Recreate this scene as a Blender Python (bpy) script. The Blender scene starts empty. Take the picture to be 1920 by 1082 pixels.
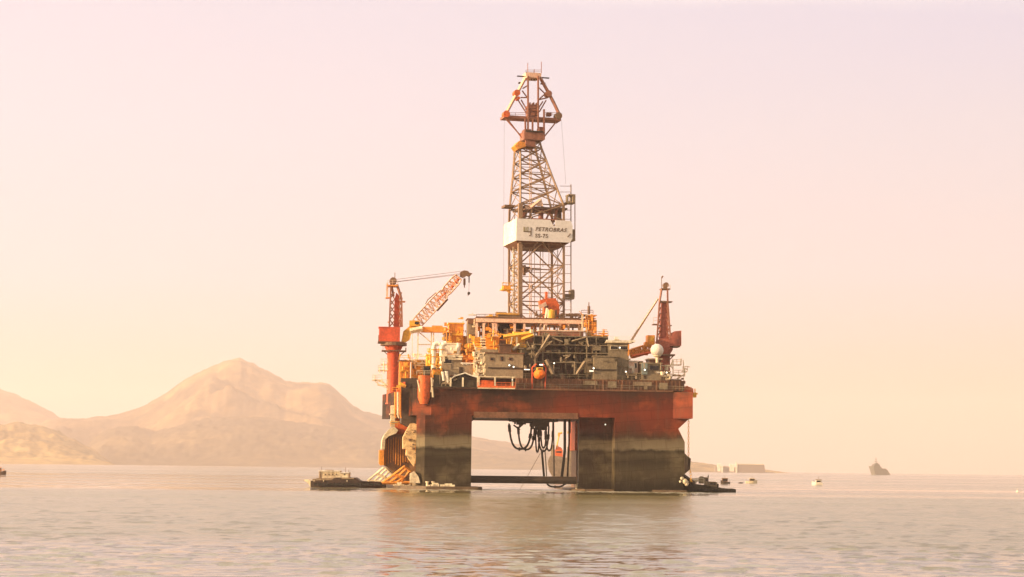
import bpy, bmesh, math, random
import numpy as np
from mathutils import Vector, Matrix, noise
R = math.radians
S = bpy.context.scene
COL = S.collection

# ------------------------------------------------------------------ camera
FPX, CH = 3583.0, 5.3                       # focal length in photo pixels (1920 wide), eye height in metres
PITCH, ROLL = math.atan((878 - 541) / FPX), 0.012
cd = bpy.data.cameras.new('camera'); cam = bpy.data.objects.new('camera', cd); COL.objects.link(cam)
cd.sensor_width = 36; cd.lens = 36 * FPX / 1920; cd.clip_start = 1; cd.clip_end = 60000
CR = Matrix.Rotation(R(90) + PITCH, 3, 'X') @ Matrix.Rotation(ROLL, 3, 'Z')
cam.matrix_world = Matrix.Translation((0, 0, CH)) @ CR.to_4x4()
S.camera = cam
EYE = Vector((0, 0, CH))

# ------------------------------------------------------------------ sky and sun
SUN_EL, SUN_AZ = 16.0, -23.0                  # degrees above the sea, degrees behind the straight left
sdir = Vector((-math.cos(R(SUN_EL)) * math.cos(R(SUN_AZ)), math.cos(R(SUN_EL)) * math.sin(R(SUN_AZ)), math.sin(R(SUN_EL))))
w = bpy.data.worlds.new('World'); S.world = w; w.use_nodes = True
nt = w.node_tree; nt.nodes.clear()
N = lambda t, **k: (lambda n: [setattr(n, a, b) for a, b in k.items()] and n or n)(nt.nodes.new(t))
EXF = .69                                   # the picture is exposed .6 stop up: visible sky colours are given as they show
def lin(*c): return tuple(EXF * ((v / 255) / 12.92 if v / 255 <= .04045 else ((v / 255 + .055) / 1.055) ** 2.4) for v in c) + (1,)
out = N('ShaderNodeOutputWorld'); bg = N('ShaderNodeBackground')
sky = N('ShaderNodeTexSky', sky_type='NISHITA', sun_disc=False)
sky.sun_elevation = R(SUN_EL); sky.sun_rotation = math.atan2(sdir.x, sdir.y); sky.dust_density = 6; sky.air_density = 1.5
tc = N('ShaderNodeTexCoord'); sp = N('ShaderNodeSeparateXYZ')
rampL = N('ShaderNodeValToRGB'); rampR = N('ShaderNodeValToRGB')
mapz = N('ShaderNodeMapRange'); mapz.inputs['From Min'].default_value = 0; mapz.inputs['From Max'].default_value = 1
def setramp(r, st):
    e = r.color_ramp.elements
    while len(e) < len(st): e.new(.5)
    for x, (p, c) in zip(e, st): x.position = p; x.color = c
# elevation (sine) -> colour, towards the sun (left) and away from it (right)
setramp(rampL, [(0, lin(253, 218, 202)), (.045, lin(253, 224, 214)), (.10, lin(249, 231, 233)), (.17, lin(246, 233, 239)), (.235, lin(243, 230, 238)), (.30, (1.30, 1.13, .92, 1)), (.5, (1.25, 1.06, .82, 1)), (1, (.60, .55, .48, 1))])
setramp(rampR, [(0, lin(252, 210, 184)), (.045, lin(253, 215, 192)), (.10, lin(238, 224, 224)), (.17, lin(234, 222, 228)), (.235, lin(228, 218, 233)), (.30, (.98, .88, .73, 1)), (.5, (.92, .83, .67, 1)), (1, (.54, .51, .46, 1))])
mapx = N('ShaderNodeMapRange'); mapx.inputs['From Min'].default_value = -.30; mapx.inputs['From Max'].default_value = .30
mx = N('ShaderNodeMix', data_type='RGBA'); mx2 = N('ShaderNodeMix', data_type='RGBA'); sc_ = N('ShaderNodeMix', data_type='RGBA', blend_type='MULTIPLY')
L = nt.links.new
L(tc.outputs['Generated'], sp.inputs[0]); L(sp.outputs['X'], mapx.inputs[0])
cn = N('ShaderNodeTexNoise'); cn.inputs['Scale'].default_value = 3.5; cn.inputs['Detail'].default_value = 5; cm = N('ShaderNodeMapping'); cm.inputs['Scale'].default_value = (1, 1, 6)
L(tc.outputs['Generated'], cm.inputs[0]); L(cm.outputs[0], cn.inputs['Vector']); ca = N('ShaderNodeMath', operation='MULTIPLY_ADD'); ca.inputs[1].default_value = .055
co = N('ShaderNodeMath', operation='SUBTRACT'); co.inputs[1].default_value = .0275; L(sp.outputs['Z'], co.inputs[0]); L(cn.outputs[0], ca.inputs[0]); L(co.outputs[0], ca.inputs[2]); L(ca.outputs[0], mapz.inputs[0])
L(mapz.outputs[0], rampL.inputs[0]); L(mapz.outputs[0], rampR.inputs[0])
L(mapx.outputs[0], mx.inputs[0]); L(rampL.outputs[0], mx.inputs[6]); L(rampR.outputs[0], mx.inputs[7])
sc_.inputs[0].default_value = 1; sc_.inputs[7].default_value = (.10, .10, .10, 1); L(sky.outputs[0], sc_.inputs[6])
mx2.inputs[0].default_value = .92; L(sc_.outputs[2], mx2.inputs[6]); L(mx.outputs[2], mx2.inputs[7])
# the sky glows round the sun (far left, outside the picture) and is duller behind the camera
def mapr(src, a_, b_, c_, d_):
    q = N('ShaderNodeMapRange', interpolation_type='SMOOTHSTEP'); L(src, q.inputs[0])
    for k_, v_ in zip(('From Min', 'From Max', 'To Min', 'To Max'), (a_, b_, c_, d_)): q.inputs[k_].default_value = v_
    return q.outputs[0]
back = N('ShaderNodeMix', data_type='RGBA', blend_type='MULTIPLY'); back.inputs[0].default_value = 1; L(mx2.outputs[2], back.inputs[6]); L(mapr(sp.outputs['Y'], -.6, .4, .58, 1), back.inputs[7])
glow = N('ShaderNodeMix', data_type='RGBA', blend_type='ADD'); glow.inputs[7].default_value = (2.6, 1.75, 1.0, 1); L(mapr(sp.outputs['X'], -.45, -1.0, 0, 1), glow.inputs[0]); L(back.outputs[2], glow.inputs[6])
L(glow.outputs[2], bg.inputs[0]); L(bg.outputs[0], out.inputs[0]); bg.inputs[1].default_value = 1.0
sl = bpy.data.lights.new('sun', 'SUN'); sl.energy = 5.0; sl.angle = R(.6); sl.color = (1, .71, .40)
so = bpy.data.objects.new('sun', sl); COL.objects.link(so); so.rotation_euler = sdir.to_track_quat('Z', 'Y').to_euler(); so.location = (-800, 0, 500)
S.view_settings.view_transform = 'Standard'; S.view_settings.look = 'None'; S.view_settings.exposure = .6; S.view_settings.gamma = 1
S.render.engine = 'CYCLES'; S.cycles.use_denoising = True; S.cycles.use_adaptive_sampling = False; S.cycles.max_bounces = 6; S.cycles.volume_bounces = 2
S.cycles.transparent_max_bounces = 8; S.cycles.sample_clamp_indirect = 4

# ------------------------------------------------------------------ frames: photo pixel -> place in the world
def ray(px, py): return CR @ Vector(((px - 960) / FPX, -(py - 541) / FPX, -1))
class Frame:
    """Local axes u (right), v (away from the camera), z (up); P finds where the sight line of a pixel meets the plane v = const."""
    def __init__(s, px, y, th, v0=None):
        s.th = R(th); s.ua = Vector((math.cos(s.th), math.sin(s.th), 0)); s.va = Vector((-math.sin(s.th), math.cos(s.th), 0))
        d = ray(px, 880); s.o = Vector((d.x * y / d.y, y, 0))
    def W(s, p): return s.o + s.ua * p[0] + s.va * p[1] + Vector((0, 0, p[2]))
    def P(s, px, py, v=0.):
        d = ray(px, py); t = (v - (EYE - s.o).dot(s.va)) / d.dot(s.va); q = EYE + d * t
        return ((q - s.o).dot(s.ua), v, q.z)
    def B(s, x0, y0, x1, y1, v=0.):
        xm, ym = (x0 + x1) / 2, (y0 + y1) / 2
        return s.P(x0, ym, v)[0], s.P(xm, y1, v)[2], s.P(x1, ym, v)[0], s.P(xm, y0, v)[2]     # u0, z0, u1, z1

class MB:
    def __init__(s, fr): s.v = []; s.f = []; s.fr = fr; s.sm = False
    def add(s, vs, fs):
        b = len(s.v); s.v += [s.fr.W(p) for p in vs]; s.f += [[b + i for i in f] for f in fs]; return s
    def box(s, u0, v0, z0, u1, v1, z1):
        vs = [(u, v, z) for z in (z0, z1) for v in (v0, v1) for u in (u0, u1)]
        return s.add(vs, [(0, 2, 3, 1), (4, 5, 7, 6), (0, 1, 5, 4), (2, 6, 7, 3), (0, 4, 6, 2), (1, 3, 7, 5)])
    def rect(s, x0, y0, x1, y1, v, d, zb=None):
        u0, z0, u1, z1 = s.fr.B(x0, y0, x1, y1, v); return s.box(u0, v, z0 if zb is None else zb, u1, v + d, z1)
    def prism(s, pts, v0, v1):            # outline in (u, z), pushed from v0 to v1
        n = len(pts); vs = [(u, v0, z) for u, z in pts] + [(u, v1, z) for u, z in pts]
        return s.add(vs, [list(range(n)), list(range(2 * n - 1, n - 1, -1))] + [(i, i + n, (i + 1) % n + n, (i + 1) % n) for i in range(n)])
    def plan(s, pts, z0, z1):             # outline in (u, v), raised from z0 to z1
        n = len(pts); vs = [(u, v, z0) for u, v in pts] + [(u, v, z1) for u, v in pts]
        return s.add(vs, [list(range(n))[::-1], list(range(n, 2 * n))] + [(i, (i + 1) % n, (i + 1) % n + n, i + n) for i in range(n)])
    def tube(s, p, q, r0, r1=None, n=8, cap=True):
        r1 = r0 if r1 is None else r1; p, q = Vector(p), Vector(q); d = q - p
        if d.length < 1e-5: return s
        a = d.orthogonal().normalized(); b = d.normalized().cross(a); vs = []
        if abs(d.normalized().z) > .99: a, b = Vector((1, 0, 0)), Vector((0, 1, 0))
        for c, r in ((p, r0), (q, r1)):
            vs += [tuple(c + (a * math.cos(t) + b * math.sin(t)) * r) for t in [2 * math.pi * (i + .5) / n for i in range(n)]]
        fs = [(i, (i + 1) % n, (i + 1) % n + n, i + n) for i in range(n)]
        if cap: fs += [list(range(n))[::-1], list(range(n, 2 * n))]
        return s.add(vs, fs)
    def bar(s, p, q, w_): return s.tube(p, q, w_ * .7071, n=4)
    def path(s, pts, r, n=6):
        for a, b in zip(pts, pts[1:]): s.tube(a, b, r, n=n)
        return s
    def lathe(s, c, prof, n=16):          # prof: (radius, height above c)
        vs = []; fs = []
        for r, z in prof: vs += [(c[0] + r * math.cos(2 * math.pi * i / n), c[1] + r * math.sin(2 * math.pi * i / n), c[2] + z) for i in range(n)]
        for k in range(len(prof) - 1):
            for i in range(n): a = k * n + i; b = k * n + (i + 1) % n; fs.append((a, b, b + n, a + n))
        fs += [list(range(n))[::-1], list(range((len(prof) - 1) * n, len(prof) * n))]
        return s.add(vs, fs)
    def ball(s, c, r, n=16, m=8, sq=1.): return s.lathe(c, [(max(.01, r * math.sin(math.pi * k / m)), -r * sq * math.cos(math.pi * k / m)) for k in range(m + 1)], n)
    def rail(s, p, q, h=1.1, gap=2.2, r=.06):
        p, q = Vector(p), Vector(q); n = max(1, round((q - p).length / gap)); up = Vector((0, 0, h))
        for i in range(n + 1): a = p.lerp(q, i / n); s.tube(a, a + up, r, n=4)
        s.tube(p + up, q + up, r, n=4); s.tube(p + up * .55, q + up * .55, r * .8, n=4); return s
    def rails(s, pts, **k):
        for a, b in zip(pts, pts[1:]): s.rail(a, b, **k)
        return s
    def build(s, name, mat, root=None, smooth=False, **kw):
        org = Vector(root['org']) if root is not None and 'org' in root else Vector((0, 0, 0))
        me = bpy.data.meshes.new(name); me.from_pydata([tuple(p - org) for p in s.v], [], s.f); me.validate()
        bm = bmesh.new(); bm.from_mesh(me); bmesh.ops.recalc_face_normals(bm, faces=bm.faces); bm.to_mesh(me); bm.free()
        me.materials.append(mat)
        if smooth: me.shade_smooth(); me.set_sharp_from_angle(angle=R(40))
        o = bpy.data.objects.new(name, me); COL.objects.link(o)
        if root is not None: o.parent = root; o['org'] = list(org)
        for k, v in kw.items(): o[k] = v
        return o

def thing(name, label, cat, org, group=None):
    o = bpy.data.objects.new(name, None); COL.objects.link(o); o.empty_display_size = .5; o.location = org; o['org'] = list(org)
    o['label'] = label; o['category'] = cat
    if group: o['group'] = group
    return o
def tag(o, label, cat, group=None):
    o['label'] = label; o['category'] = cat
    if group: o['group'] = group
    return o

# ------------------------------------------------------------------ materials
MATS = {}
def mat(name, col, rough=.55, dirt=None, amt=.45, sc=.25, metal=0., streak=3., spec=.3, fine=.25):
    """Painted or weathered surface: base colour, grime patches and runs with noise of their own, mottled gloss."""
    if name in MATS: return MATS[name]
    m = bpy.data.materials.new(name); m.use_nodes = True; t = m.node_tree; n = t.nodes; b = n['Principled BSDF']; l = t.links.new
    g = n.new('ShaderNodeNewGeometry'); mp = n.new('ShaderNodeMapping'); mp.inputs['Scale'].default_value = (1, 1, 1 / streak); l(g.outputs['Position'], mp.inputs[0])
    a = n.new('ShaderNodeTexNoise'); a.inputs['Scale'].default_value = sc; a.inputs['Detail'].default_value = 8; a.inputs['Roughness'].default_value = .65; l(mp.outputs[0], a.inputs['Vector'])
    c = n.new('ShaderNodeTexNoise'); c.inputs['Scale'].default_value = sc * 7; c.inputs['Detail'].default_value = 4; l(g.outputs['Position'], c.inputs['Vector'])
    r = n.new('ShaderNodeValToRGB'); r.color_ramp.elements[0].position = .42; r.color_ramp.elements[1].position = .68; l(a.outputs[0], r.inputs[0])
    ml = n.new('ShaderNodeMath'); ml.operation = 'MULTIPLY'; ml.inputs[1].default_value = amt; l(r.outputs[0], ml.inputs[0])
    x = n.new('ShaderNodeMix'); x.data_type = 'RGBA'; x.inputs[6].default_value = (*col, 1); x.inputs[7].default_value = (*(dirt or tuple(v * .35 + .01 for v in col)), 1); l(ml.outputs[0], x.inputs[0])
    hs = n.new('ShaderNodeHueSaturation'); mr = n.new('ShaderNodeMapRange'); mr.inputs['From Min'].default_value = .3; mr.inputs['From Max'].default_value = .7
    mr.inputs['To Min'].default_value = 1 - fine; mr.inputs['To Max'].default_value = 1 + fine; l(c.outputs[0], mr.inputs[0]); l(mr.outputs[0], hs.inputs['Value']); l(x.outputs[2], hs.inputs['Color'])
    l(hs.outputs[0], b.inputs['Base Color']); b.inputs['Roughness'].default_value = rough; b.inputs['Metallic'].default_value = metal; b.inputs['Specular IOR Level'].default_value = spec
    bp = n.new('ShaderNodeBump'); bp.inputs['Strength'].default_value = .25; bp.inputs['Distance'].default_value = .15; l(c.outputs[0], bp.inputs['Height']); l(bp.outputs[0], b.inputs['Normal'])
    MATS[name] = m; return m
def lamp_mat():
    m = bpy.data.materials.new('lamp_glow'); m.use_nodes = True; b = m.node_tree.nodes['Principled BSDF']; b.inputs['Emission Color'].default_value = (1, .88, .68, 1); b.inputs['Emission Strength'].default_value = 1.3; return m
def glass_mat(name, c):
    m = bpy.data.materials.new(name); m.use_nodes = True; b = m.node_tree.nodes['Principled BSDF']; b.inputs['Base Color'].default_value = (*c, 1); b.inputs['Roughness'].default_value = .12; return m
RED = mat('red_paint', (.66, .10, .040), dirt=(.26, .045, .022), amt=.5)
REDL = mat('orange_red_paint', (.78, .15, .04), dirt=(.25, .05, .02))
YEL = mat('yellow_paint', (.88, .46, .06), dirt=(.25, .10, .03), sc=.4)
ORA = mat('orange_paint', (.82, .32, .05), dirt=(.2, .07, .03), sc=.4)
CRM = mat('cream_paint', (.82, .70, .50), dirt=(.25, .15, .07), amt=.55, sc=.3)
WHT = mat('white_paint', (.80, .74, .64), dirt=(.35, .24, .15), amt=.35, sc=.3)
GRY = mat('grey_paint', (.25, .195, .125), dirt=(.10, .07, .04), amt=.6, sc=.3)
GRN = mat('olive_grey_paint', (.072, .054, .030), dirt=(.035, .03, .018), amt=.6, sc=.35)
BGE = mat('beige_paint', (.30, .225, .145), dirt=(.10, .06, .035), amt=.5, sc=.3)
BRN = mat('brown_paint', (.20, .090, .048), dirt=(.045, .028, .02), amt=.6, sc=.3)
DRK = mat('dark_steel', (.038, .027, .019), dirt=(.07, .035, .02), rough=.7, sc=.5)
STL = mat('rusty_steel', (.20, .115, .07), dirt=(.08, .04, .025), rough=.6, sc=.5)
DST = mat('derrick_steel', (.31, .20, .125), dirt=(.12, .05, .03), rough=.55, sc=.4)
RST = mat('red_oxide_steel', (.34, .14, .09), dirt=(.10, .04, .03), rough=.6, sc=.5)
PNK = mat('faded_white_paint', (.75, .52, .40), dirt=(.62, .34, .24), amt=.5, sc=.45)
FRD = mat('faded_red_paint', (.36, .10, .065), dirt=(.16, .06, .045), rough=.6)
RUB = mat('black_rubber', (.02, .017, .014), rough=.6)
LMP = lamp_mat(); GLS = glass_mat('dark_glass', (.015, .013, .012))
rng = random.Random(7)
# ------------------------------------------------------------------ the setting: water
HF = Frame(985, 466, 5)                     # the platform's own axes
def wave_field(x, y):
    r = np.random.RandomState(3); z = np.zeros_like(x)
    for i in range(80):
        lam = .65 * 1.028 ** i * (1 + .1 * r.rand()); k = 2 * np.pi / lam
        th = R(-100) + r.randn() * .5; a = .0048 * lam
        z += a * np.sin(k * (x * np.cos(th) + y * np.sin(th)) + r.rand() * 6.28)
    # short-crested steep wavelets stand up here and there, the rest of the surface stays low
    n1 = np.zeros_like(x); K = 34
    for i in range(K):
        ky = 2 * np.pi / (.75 + .7 * r.rand()); kx = r.randn() * 2 * np.pi / 4.6
        n1 += np.sin(kx * x + ky * y + r.rand() * 6.28)
    n1 /= np.sqrt(K / 2)
    n2 = np.zeros_like(x)
    for i in range(12):
        k = 2 * np.pi / (9 + 25 * r.rand()); th = r.rand() * 6.28; n2 += np.sin(k * (x * np.cos(th) + y * np.sin(th)) + r.rand() * 6.28)
    thr = 1.1 - .22 * n2 / np.sqrt(6)
    return z * .32 + .066 * np.clip(n1 - thr, 0, 1.2)
def water():
    rows = [70.]
    while rows[-1] < 900: rows.append(rows[-1] + max(.22, rows[-1] ** 2 / (CH * 1911) * .20))
    rows = np.array(rows); nc = 900; tx = np.linspace(-.36, .36, nc)
    X, Y = np.meshgrid(tx, rows); X = X * (Y + 30)
    fade = np.clip((900 - Y) / 350, 0, 1) * np.clip((.345 * (Y + 30) - np.abs(X)) / 8, 0, 1) * np.clip((Y - 70) / 3, 0, 1)
    Z = wave_field(X, Y) * fade
    vs = np.stack([X, Y, Z], -1).reshape(-1, 3); nr = len(rows)
    i = np.arange(nr * nc).reshape(nr, nc); q = np.stack([i[:-1, :-1], i[:-1, 1:], i[1:, 1:], i[1:, :-1]], -1).reshape(-1, 4)
    # flat surround reaching the horizon, butted against the rippled part
    E = 16000.; xl0, xl1 = X[0, 0], X[-1, 0]; b = len(vs)
    ext = [(-E, -300, 0), (E, -300, 0), (E, E, 0), (-E, E, 0)]
    allv = np.concatenate([vs, np.array(ext)])
    me = bpy.data.meshes.new('water')
    faces = q.tolist()
    left = [int(v) for v in i[:, 0]]; right = [int(v) for v in i[:, -1]]; near = [int(v) for v in i[0, :]]; far = [int(v) for v in i[-1, :]]
    faces.append([b, b + 1] + near[::-1][0:]); faces.append([b + 1, b + 2] + right[::-1]); faces.append([b + 2, b + 3] + far); faces.append([b + 3, b] + left)
    me.from_pydata(allv.tolist(), [], faces); me.shade_smooth()
    o = bpy.data.objects.new('water', me); COL.objects.link(o); o['kind'] = 'structure'
    m = bpy.data.materials.new('sea_water'); m.use_nodes = True; t = m.node_tree; n = t.nodes; l = t.links.new; p = n['Principled BSDF']
    g = n.new('ShaderNodeNewGeometry'); sx = n.new('ShaderNodeSeparateXYZ'); l(g.outputs['Position'], sx.inputs[0])
    def math_(op, a, b_=None, **k):
        q_ = n.new('ShaderNodeMath'); q_.operation = op
        for j, v in enumerate((a, b_)):
            if v is None: continue
            if isinstance(v, (int, float)): q_.inputs[j].default_value = v
            else: l(v, q_.inputs[j])
        return q_.outputs[0]
    def noise_(scale, s3, det=4, rough=.5):
        mp = n.new('ShaderNodeMapping'); mp.inputs['Scale'].default_value = s3; l(g.outputs['Position'], mp.inputs[0])
        a = n.new('ShaderNodeTexNoise'); a.inputs['Scale'].default_value = scale; a.inputs['Detail'].default_value = det; a.inputs['Roughness'].default_value = rough; l(mp.outputs[0], a.inputs['Vector']); return a.outputs[0]
    # wind patches: calm bright water near, ruffled in the middle, calm slicks beyond
    yy = math_('ADD', sx.outputs['Y'], math_('MULTIPLY', math_('SUBTRACT', noise_(.012, (1, .6, 1), 3), .5), 60))
    yl = math_('LOGARITHM', yy, 10); mr = n.new('ShaderNodeMapRange'); mr.inputs['From Min'].default_value = 1.9; mr.inputs['From Max'].default_value = 4.0; l(yl, mr.inputs[0])
    rp = n.new('ShaderNodeValToRGB'); l(mr.outputs[0], rp.inputs[0])
    pos = lambda d: (math.log10(d) - 1.9) / 2.1
    st = [(0, .12), (pos(118), .15), (pos(142), .82), (pos(300), .9), (pos(365), .82), (pos(430), .35), (pos(700), .35), (pos(1300), .55), (1, .7)]
    setramp(rp, [(a, (b_, b_, b_, 1)) for a, b_ in st])
    sl_ = noise_(.02, (.12, 1, 1), 5, .6)
    sl2 = n.new('ShaderNodeMapRange'); sl2.inputs['From Min'].default_value = .42; sl2.inputs['From Max'].default_value = .58; sl2.inputs['To Min'].default_value = -.45; sl2.inputs['To Max'].default_value = .45; l(sl_, sl2.inputs[0])
    far_ = n.new('ShaderNodeMapRange'); far_.inputs['From Min'].default_value = 250; far_.inputs['From Max'].default_value = 480; l(sx.outputs['Y'], far_.inputs[0])
    ruf = math_('ADD', rp.outputs[0], math_('MULTIPLY', sl2.outputs[0], far_.outputs[0])); cl = n.new('ShaderNodeClamp'); l(ruf, cl.inputs[0]); ruf = cl.outputs[0]
    rr = n.new('ShaderNodeMapRange'); rr.inputs['To Min'].default_value = .06; rr.inputs['To Max'].default_value = .23; l(ruf, rr.inputs[0]); l(rr.outputs[0], p.inputs['Roughness'])
    bc = n.new('ShaderNodeMix'); bc.data_type = 'RGBA'; bc.inputs[6].default_value = (.11, .085, .03, 1); bc.inputs[7].default_value = (.15, .125, .03, 1); l(ruf, bc.inputs[0]); 
    p.inputs['IOR'].default_value = 1.60
    # broken foam lapping round the columns
    dx = math_('ABSOLUTE', math_('SUBTRACT', sx.outputs['X'], 8.)); dy = math_('ABSOLUTE', math_('SUBTRACT', sx.outputs['Y'], 468.))
    fx = n.new('ShaderNodeMapRange'); fx.inputs['From Min'].default_value = 34; fx.inputs['From Max'].default_value = 42; fx.inputs['To Min'].default_value = 1; fx.inputs['To Max'].default_value = 0; l(dx, fx.inputs[0])
    fy = n.new('ShaderNodeMapRange'); fy.inputs['From Min'].default_value = 6; fy.inputs['From Max'].default_value = 42; fy.inputs['To Min'].default_value = 1; fy.inputs['To Max'].default_value = 0; l(dy, fy.inputs[0])
    fo = n.new('ShaderNodeMapRange'); fo.inputs['From Min'].default_value = .45; fo.inputs['From Max'].default_value = .55; l(noise_(.55, (.45, .35, 1), 5, .7), fo.inputs[0])
    fm = math_('MULTIPLY', math_('MULTIPLY', fx.outputs[0], fy.outputs[0]), fo.outputs[0])
    bc2 = n.new('ShaderNodeMix'); bc2.data_type = 'RGBA'; bc2.inputs[7].default_value = (.62, .56, .45, 1); l(bc.outputs[2], bc2.inputs[6]); l(fm, bc2.inputs[0]); l(bc2.outputs[2], p.inputs['Base Color'])
    r2 = math_('ADD', rr.outputs[0], math_('MULTIPLY', fm, .5)); l(r2, p.inputs['Roughness'])
    h = math_('ADD', math_('MULTIPLY', noise_(1.3, (.6, 1, 1), 3), .6), math_('MULTIPLY', noise_(4.5, (.7, 1, 1), 3), .2))
    bp = n.new('ShaderNodeBump'); bp.inputs['Distance'].default_value = .25; l(h, bp.inputs['Height'])
    nf = n.new('ShaderNodeMapRange'); nf.inputs['From Min'].default_value = 100; nf.inputs['From Max'].default_value = 900; nf.inputs['To Min'].default_value = .22; nf.inputs['To Max'].default_value = .03; l(sx.outputs['Y'], nf.inputs[0])
    bs = math_('MULTIPLY', nf.outputs[0], math_('ADD', math_('MULTIPLY', ruf, .8), .25)); l(bs, bp.inputs['Strength']); l(bp.outputs[0], p.inputs['Normal'])
    me.materials.append(m)
water()

# ------------------------------------------------------------------ hills
def hill_mat(name, grass, wood, mixlo, mixhi, sc):
    m = bpy.data.materials.new(name); m.use_nodes = True; t = m.node_tree; n = t.nodes; l = t.links.new; p = n['Principled BSDF']
    g = n.new('ShaderNodeNewGeometry'); a = n.new('ShaderNodeTexNoise'); a.inputs['Scale'].default_value = sc; a.inputs['Detail'].default_value = 9; a.inputs['Roughness'].default_value = .6; l(g.outputs['Position'], a.inputs['Vector'])
    r = n.new('ShaderNodeMapRange'); r.inputs['From Min'].default_value = mixlo; r.inputs['From Max'].default_value = mixhi; l(a.outputs[0], r.inputs[0])
    x = n.new('ShaderNodeMix'); x.data_type = 'RGBA'; x.inputs[6].default_value = (*wood, 1); x.inputs[7].default_value = (*grass, 1); l(r.outputs[0], x.inputs[0]); 
    a2 = n.new('ShaderNodeTexNoise'); a2.inputs['Scale'].default_value = sc * 7; a2.inputs['Detail'].default_value = 8; a2.inputs['Roughness'].default_value = .75; l(g.outputs['Position'], a2.inputs['Vector'])
    r2 = n.new('ShaderNodeMapRange'); r2.inputs['From Min'].default_value = .36; r2.inputs['From Max'].default_value = .64; r2.inputs['To Min'].default_value = .45; r2.inputs['To Max'].default_value = 1.5; l(a2.outputs[0], r2.inputs[0])
    hs = n.new('ShaderNodeHueSaturation'); l(r2.outputs[0], hs.inputs['Value']); l(x.outputs[2], hs.inputs['Color']); l(hs.outputs[0], p.inputs['Base Color'])
    p.inputs['Roughness'].default_value = .95; p.inputs['Specular IOR Level'].default_value = .1
    return m
def hill(name, prof, y0, y1, mt, rel=.13, nsc=.002, seed=0, ridge=.62, back=1.5, jag=6., step=4):
    """Terrain from the shore (y0) to its ridge line (y1) and down behind; relief from noise, ridge heights along prof."""
    x0, x1 = prof[0][0], prof[-1][0]; xs = np.arange(x0, x1 + step, step); pr = np.array(prof, float)
    ys = np.interp(xs, pr[:, 0], pr[:, 1]); nr = 56; vs = []; fs = []
    for j in range(nr):
        t = j / (nr - 1) * back; Y = y0 + (y1 - y0) * t
        for k, px in enumerate(xs):
            d = ray(px, ys[k]); H = CH + d.z / d.y * y1
            d0 = ray(px, 880); X = d0.x / d0.y * Y
            H = max(H, 0.)
            sh = math.sin(min(t, 1) * math.pi / 2) ** 1.5 if t < 1 else math.cos((t - 1) / (back - 1) * math.pi / 2)
            q = Vector((X * nsc + seed * 11.3, Y * nsc * 1.3, seed * 3.1))
            gul = noise.ridged_multi_fractal(q, .9, 2.1, 6, 1., 2.) - 1.1
            env = math.sin(math.pi * t / .85) ** .8 if t < .85 else 0
            z = H * sh + H * rel * gul * env
            tr = noise.noise(Vector((X * .02, Y * .02, seed))) + .6 * noise.noise(Vector((X * .06, Y * .06, seed + 5)))
            z += tr * jag * min(1, H / 60) * min(1, sh * 3)
            lim = CH + d.z / d.y * Y * .985          # spurs stay under the ridge line
            if t < .97 and z > lim: z = lim - (z - lim) * .3
            if j == 0: z = -1.4
            vs.append((X, Y, max(z, -1.4)))
    nx = len(xs)
    for j in range(nr - 1):
        for k in range(nx - 1): a = j * nx + k; fs.append((a, a + 1, a + nx + 1, a + nx))
    me = bpy.data.meshes.new(name); me.from_pydata(vs, [], fs); me.materials.append(mt); me.shade_smooth()
    o = bpy.data.objects.new(name, me); COL.objects.link(o); o['kind'] = 'structure'; return o
HM1 = hill_mat('hillside', (.29, .185, .085), (.085, .065, .040), .40, .60, .0016)
HM2 = hill_mat('wooded_slope', (.20, .14, .065), (.085, .065, .036), .45, .7, .0025)
HM3 = hill_mat('grassy_slope', (.38, .26, .11), (.14, .10, .05), .34, .55, .002)
hill('mountain', [(-160, 850), (-60, 838), (0, 824), (60, 800), (85, 789), (110, 785), (150, 785.5), (215, 778), (260, 764), (300, 742), (318, 730), (335, 716), (352, 706), (385, 690), (415, 678), (432, 673), (446, 672.5), (455, 677), (470, 681), (485, 691), (502, 697), (518, 706), (533, 716), (560, 717), (600, 717.5), (615, 721), (628, 732), (645, 747), (660, 762), (680, 771), (700, 777), (730, 783), (800, 800), (885, 819), (960, 831), (1030, 842), (1110, 853), (1200, 862), (1290, 868), (1340, 876), (1390, 884), (1420, 888)], 9000, 11500, HM1, rel=.17, nsc=.0014, seed=1, jag=10)
hill('far_hill', [(-260, 690), (-160, 690), (-90, 702), (-40, 715), (0, 731), (40, 747), (80, 765), (112, 784), (150, 803), (220, 840), (300, 872)], 12000, 13500, HM1, rel=.12, nsc=.0012, jag=10, seed=2)
hill('wooded_hill', [(120, 876), (150, 850), (172, 826), (190, 809), (215, 801), (250, 799), (285, 809), (320, 803), (360, 790), (420, 781), (480, 783), (560, 792), (640, 803), (720, 812), (800, 826), (885, 842), (960, 850), (1050, 860), (1140, 870), (1200, 884)], 8300, 9600, HM2, rel=.10, nsc=.0018, seed=4, jag=11)
hill('near_hill', [(-200, 790), (-60, 792), (0, 796), (40, 794), (80, 800), (110, 812), (140, 826), (170, 842), (195, 858), (215, 872)], 6500, 7700, HM3, rel=.16, nsc=.0025, seed=7, jag=12)
hill('headland', [(1180, 858), (1240, 858), (1285, 863), (1300, 867), (1318, 868), (1345, 872.5), (1384, 877), (1440, 881), (1470, 885.5), (1490, 888)], 6300, 7000, HM3, rel=.08, nsc=.004, seed=9, jag=5, step=2)
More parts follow.
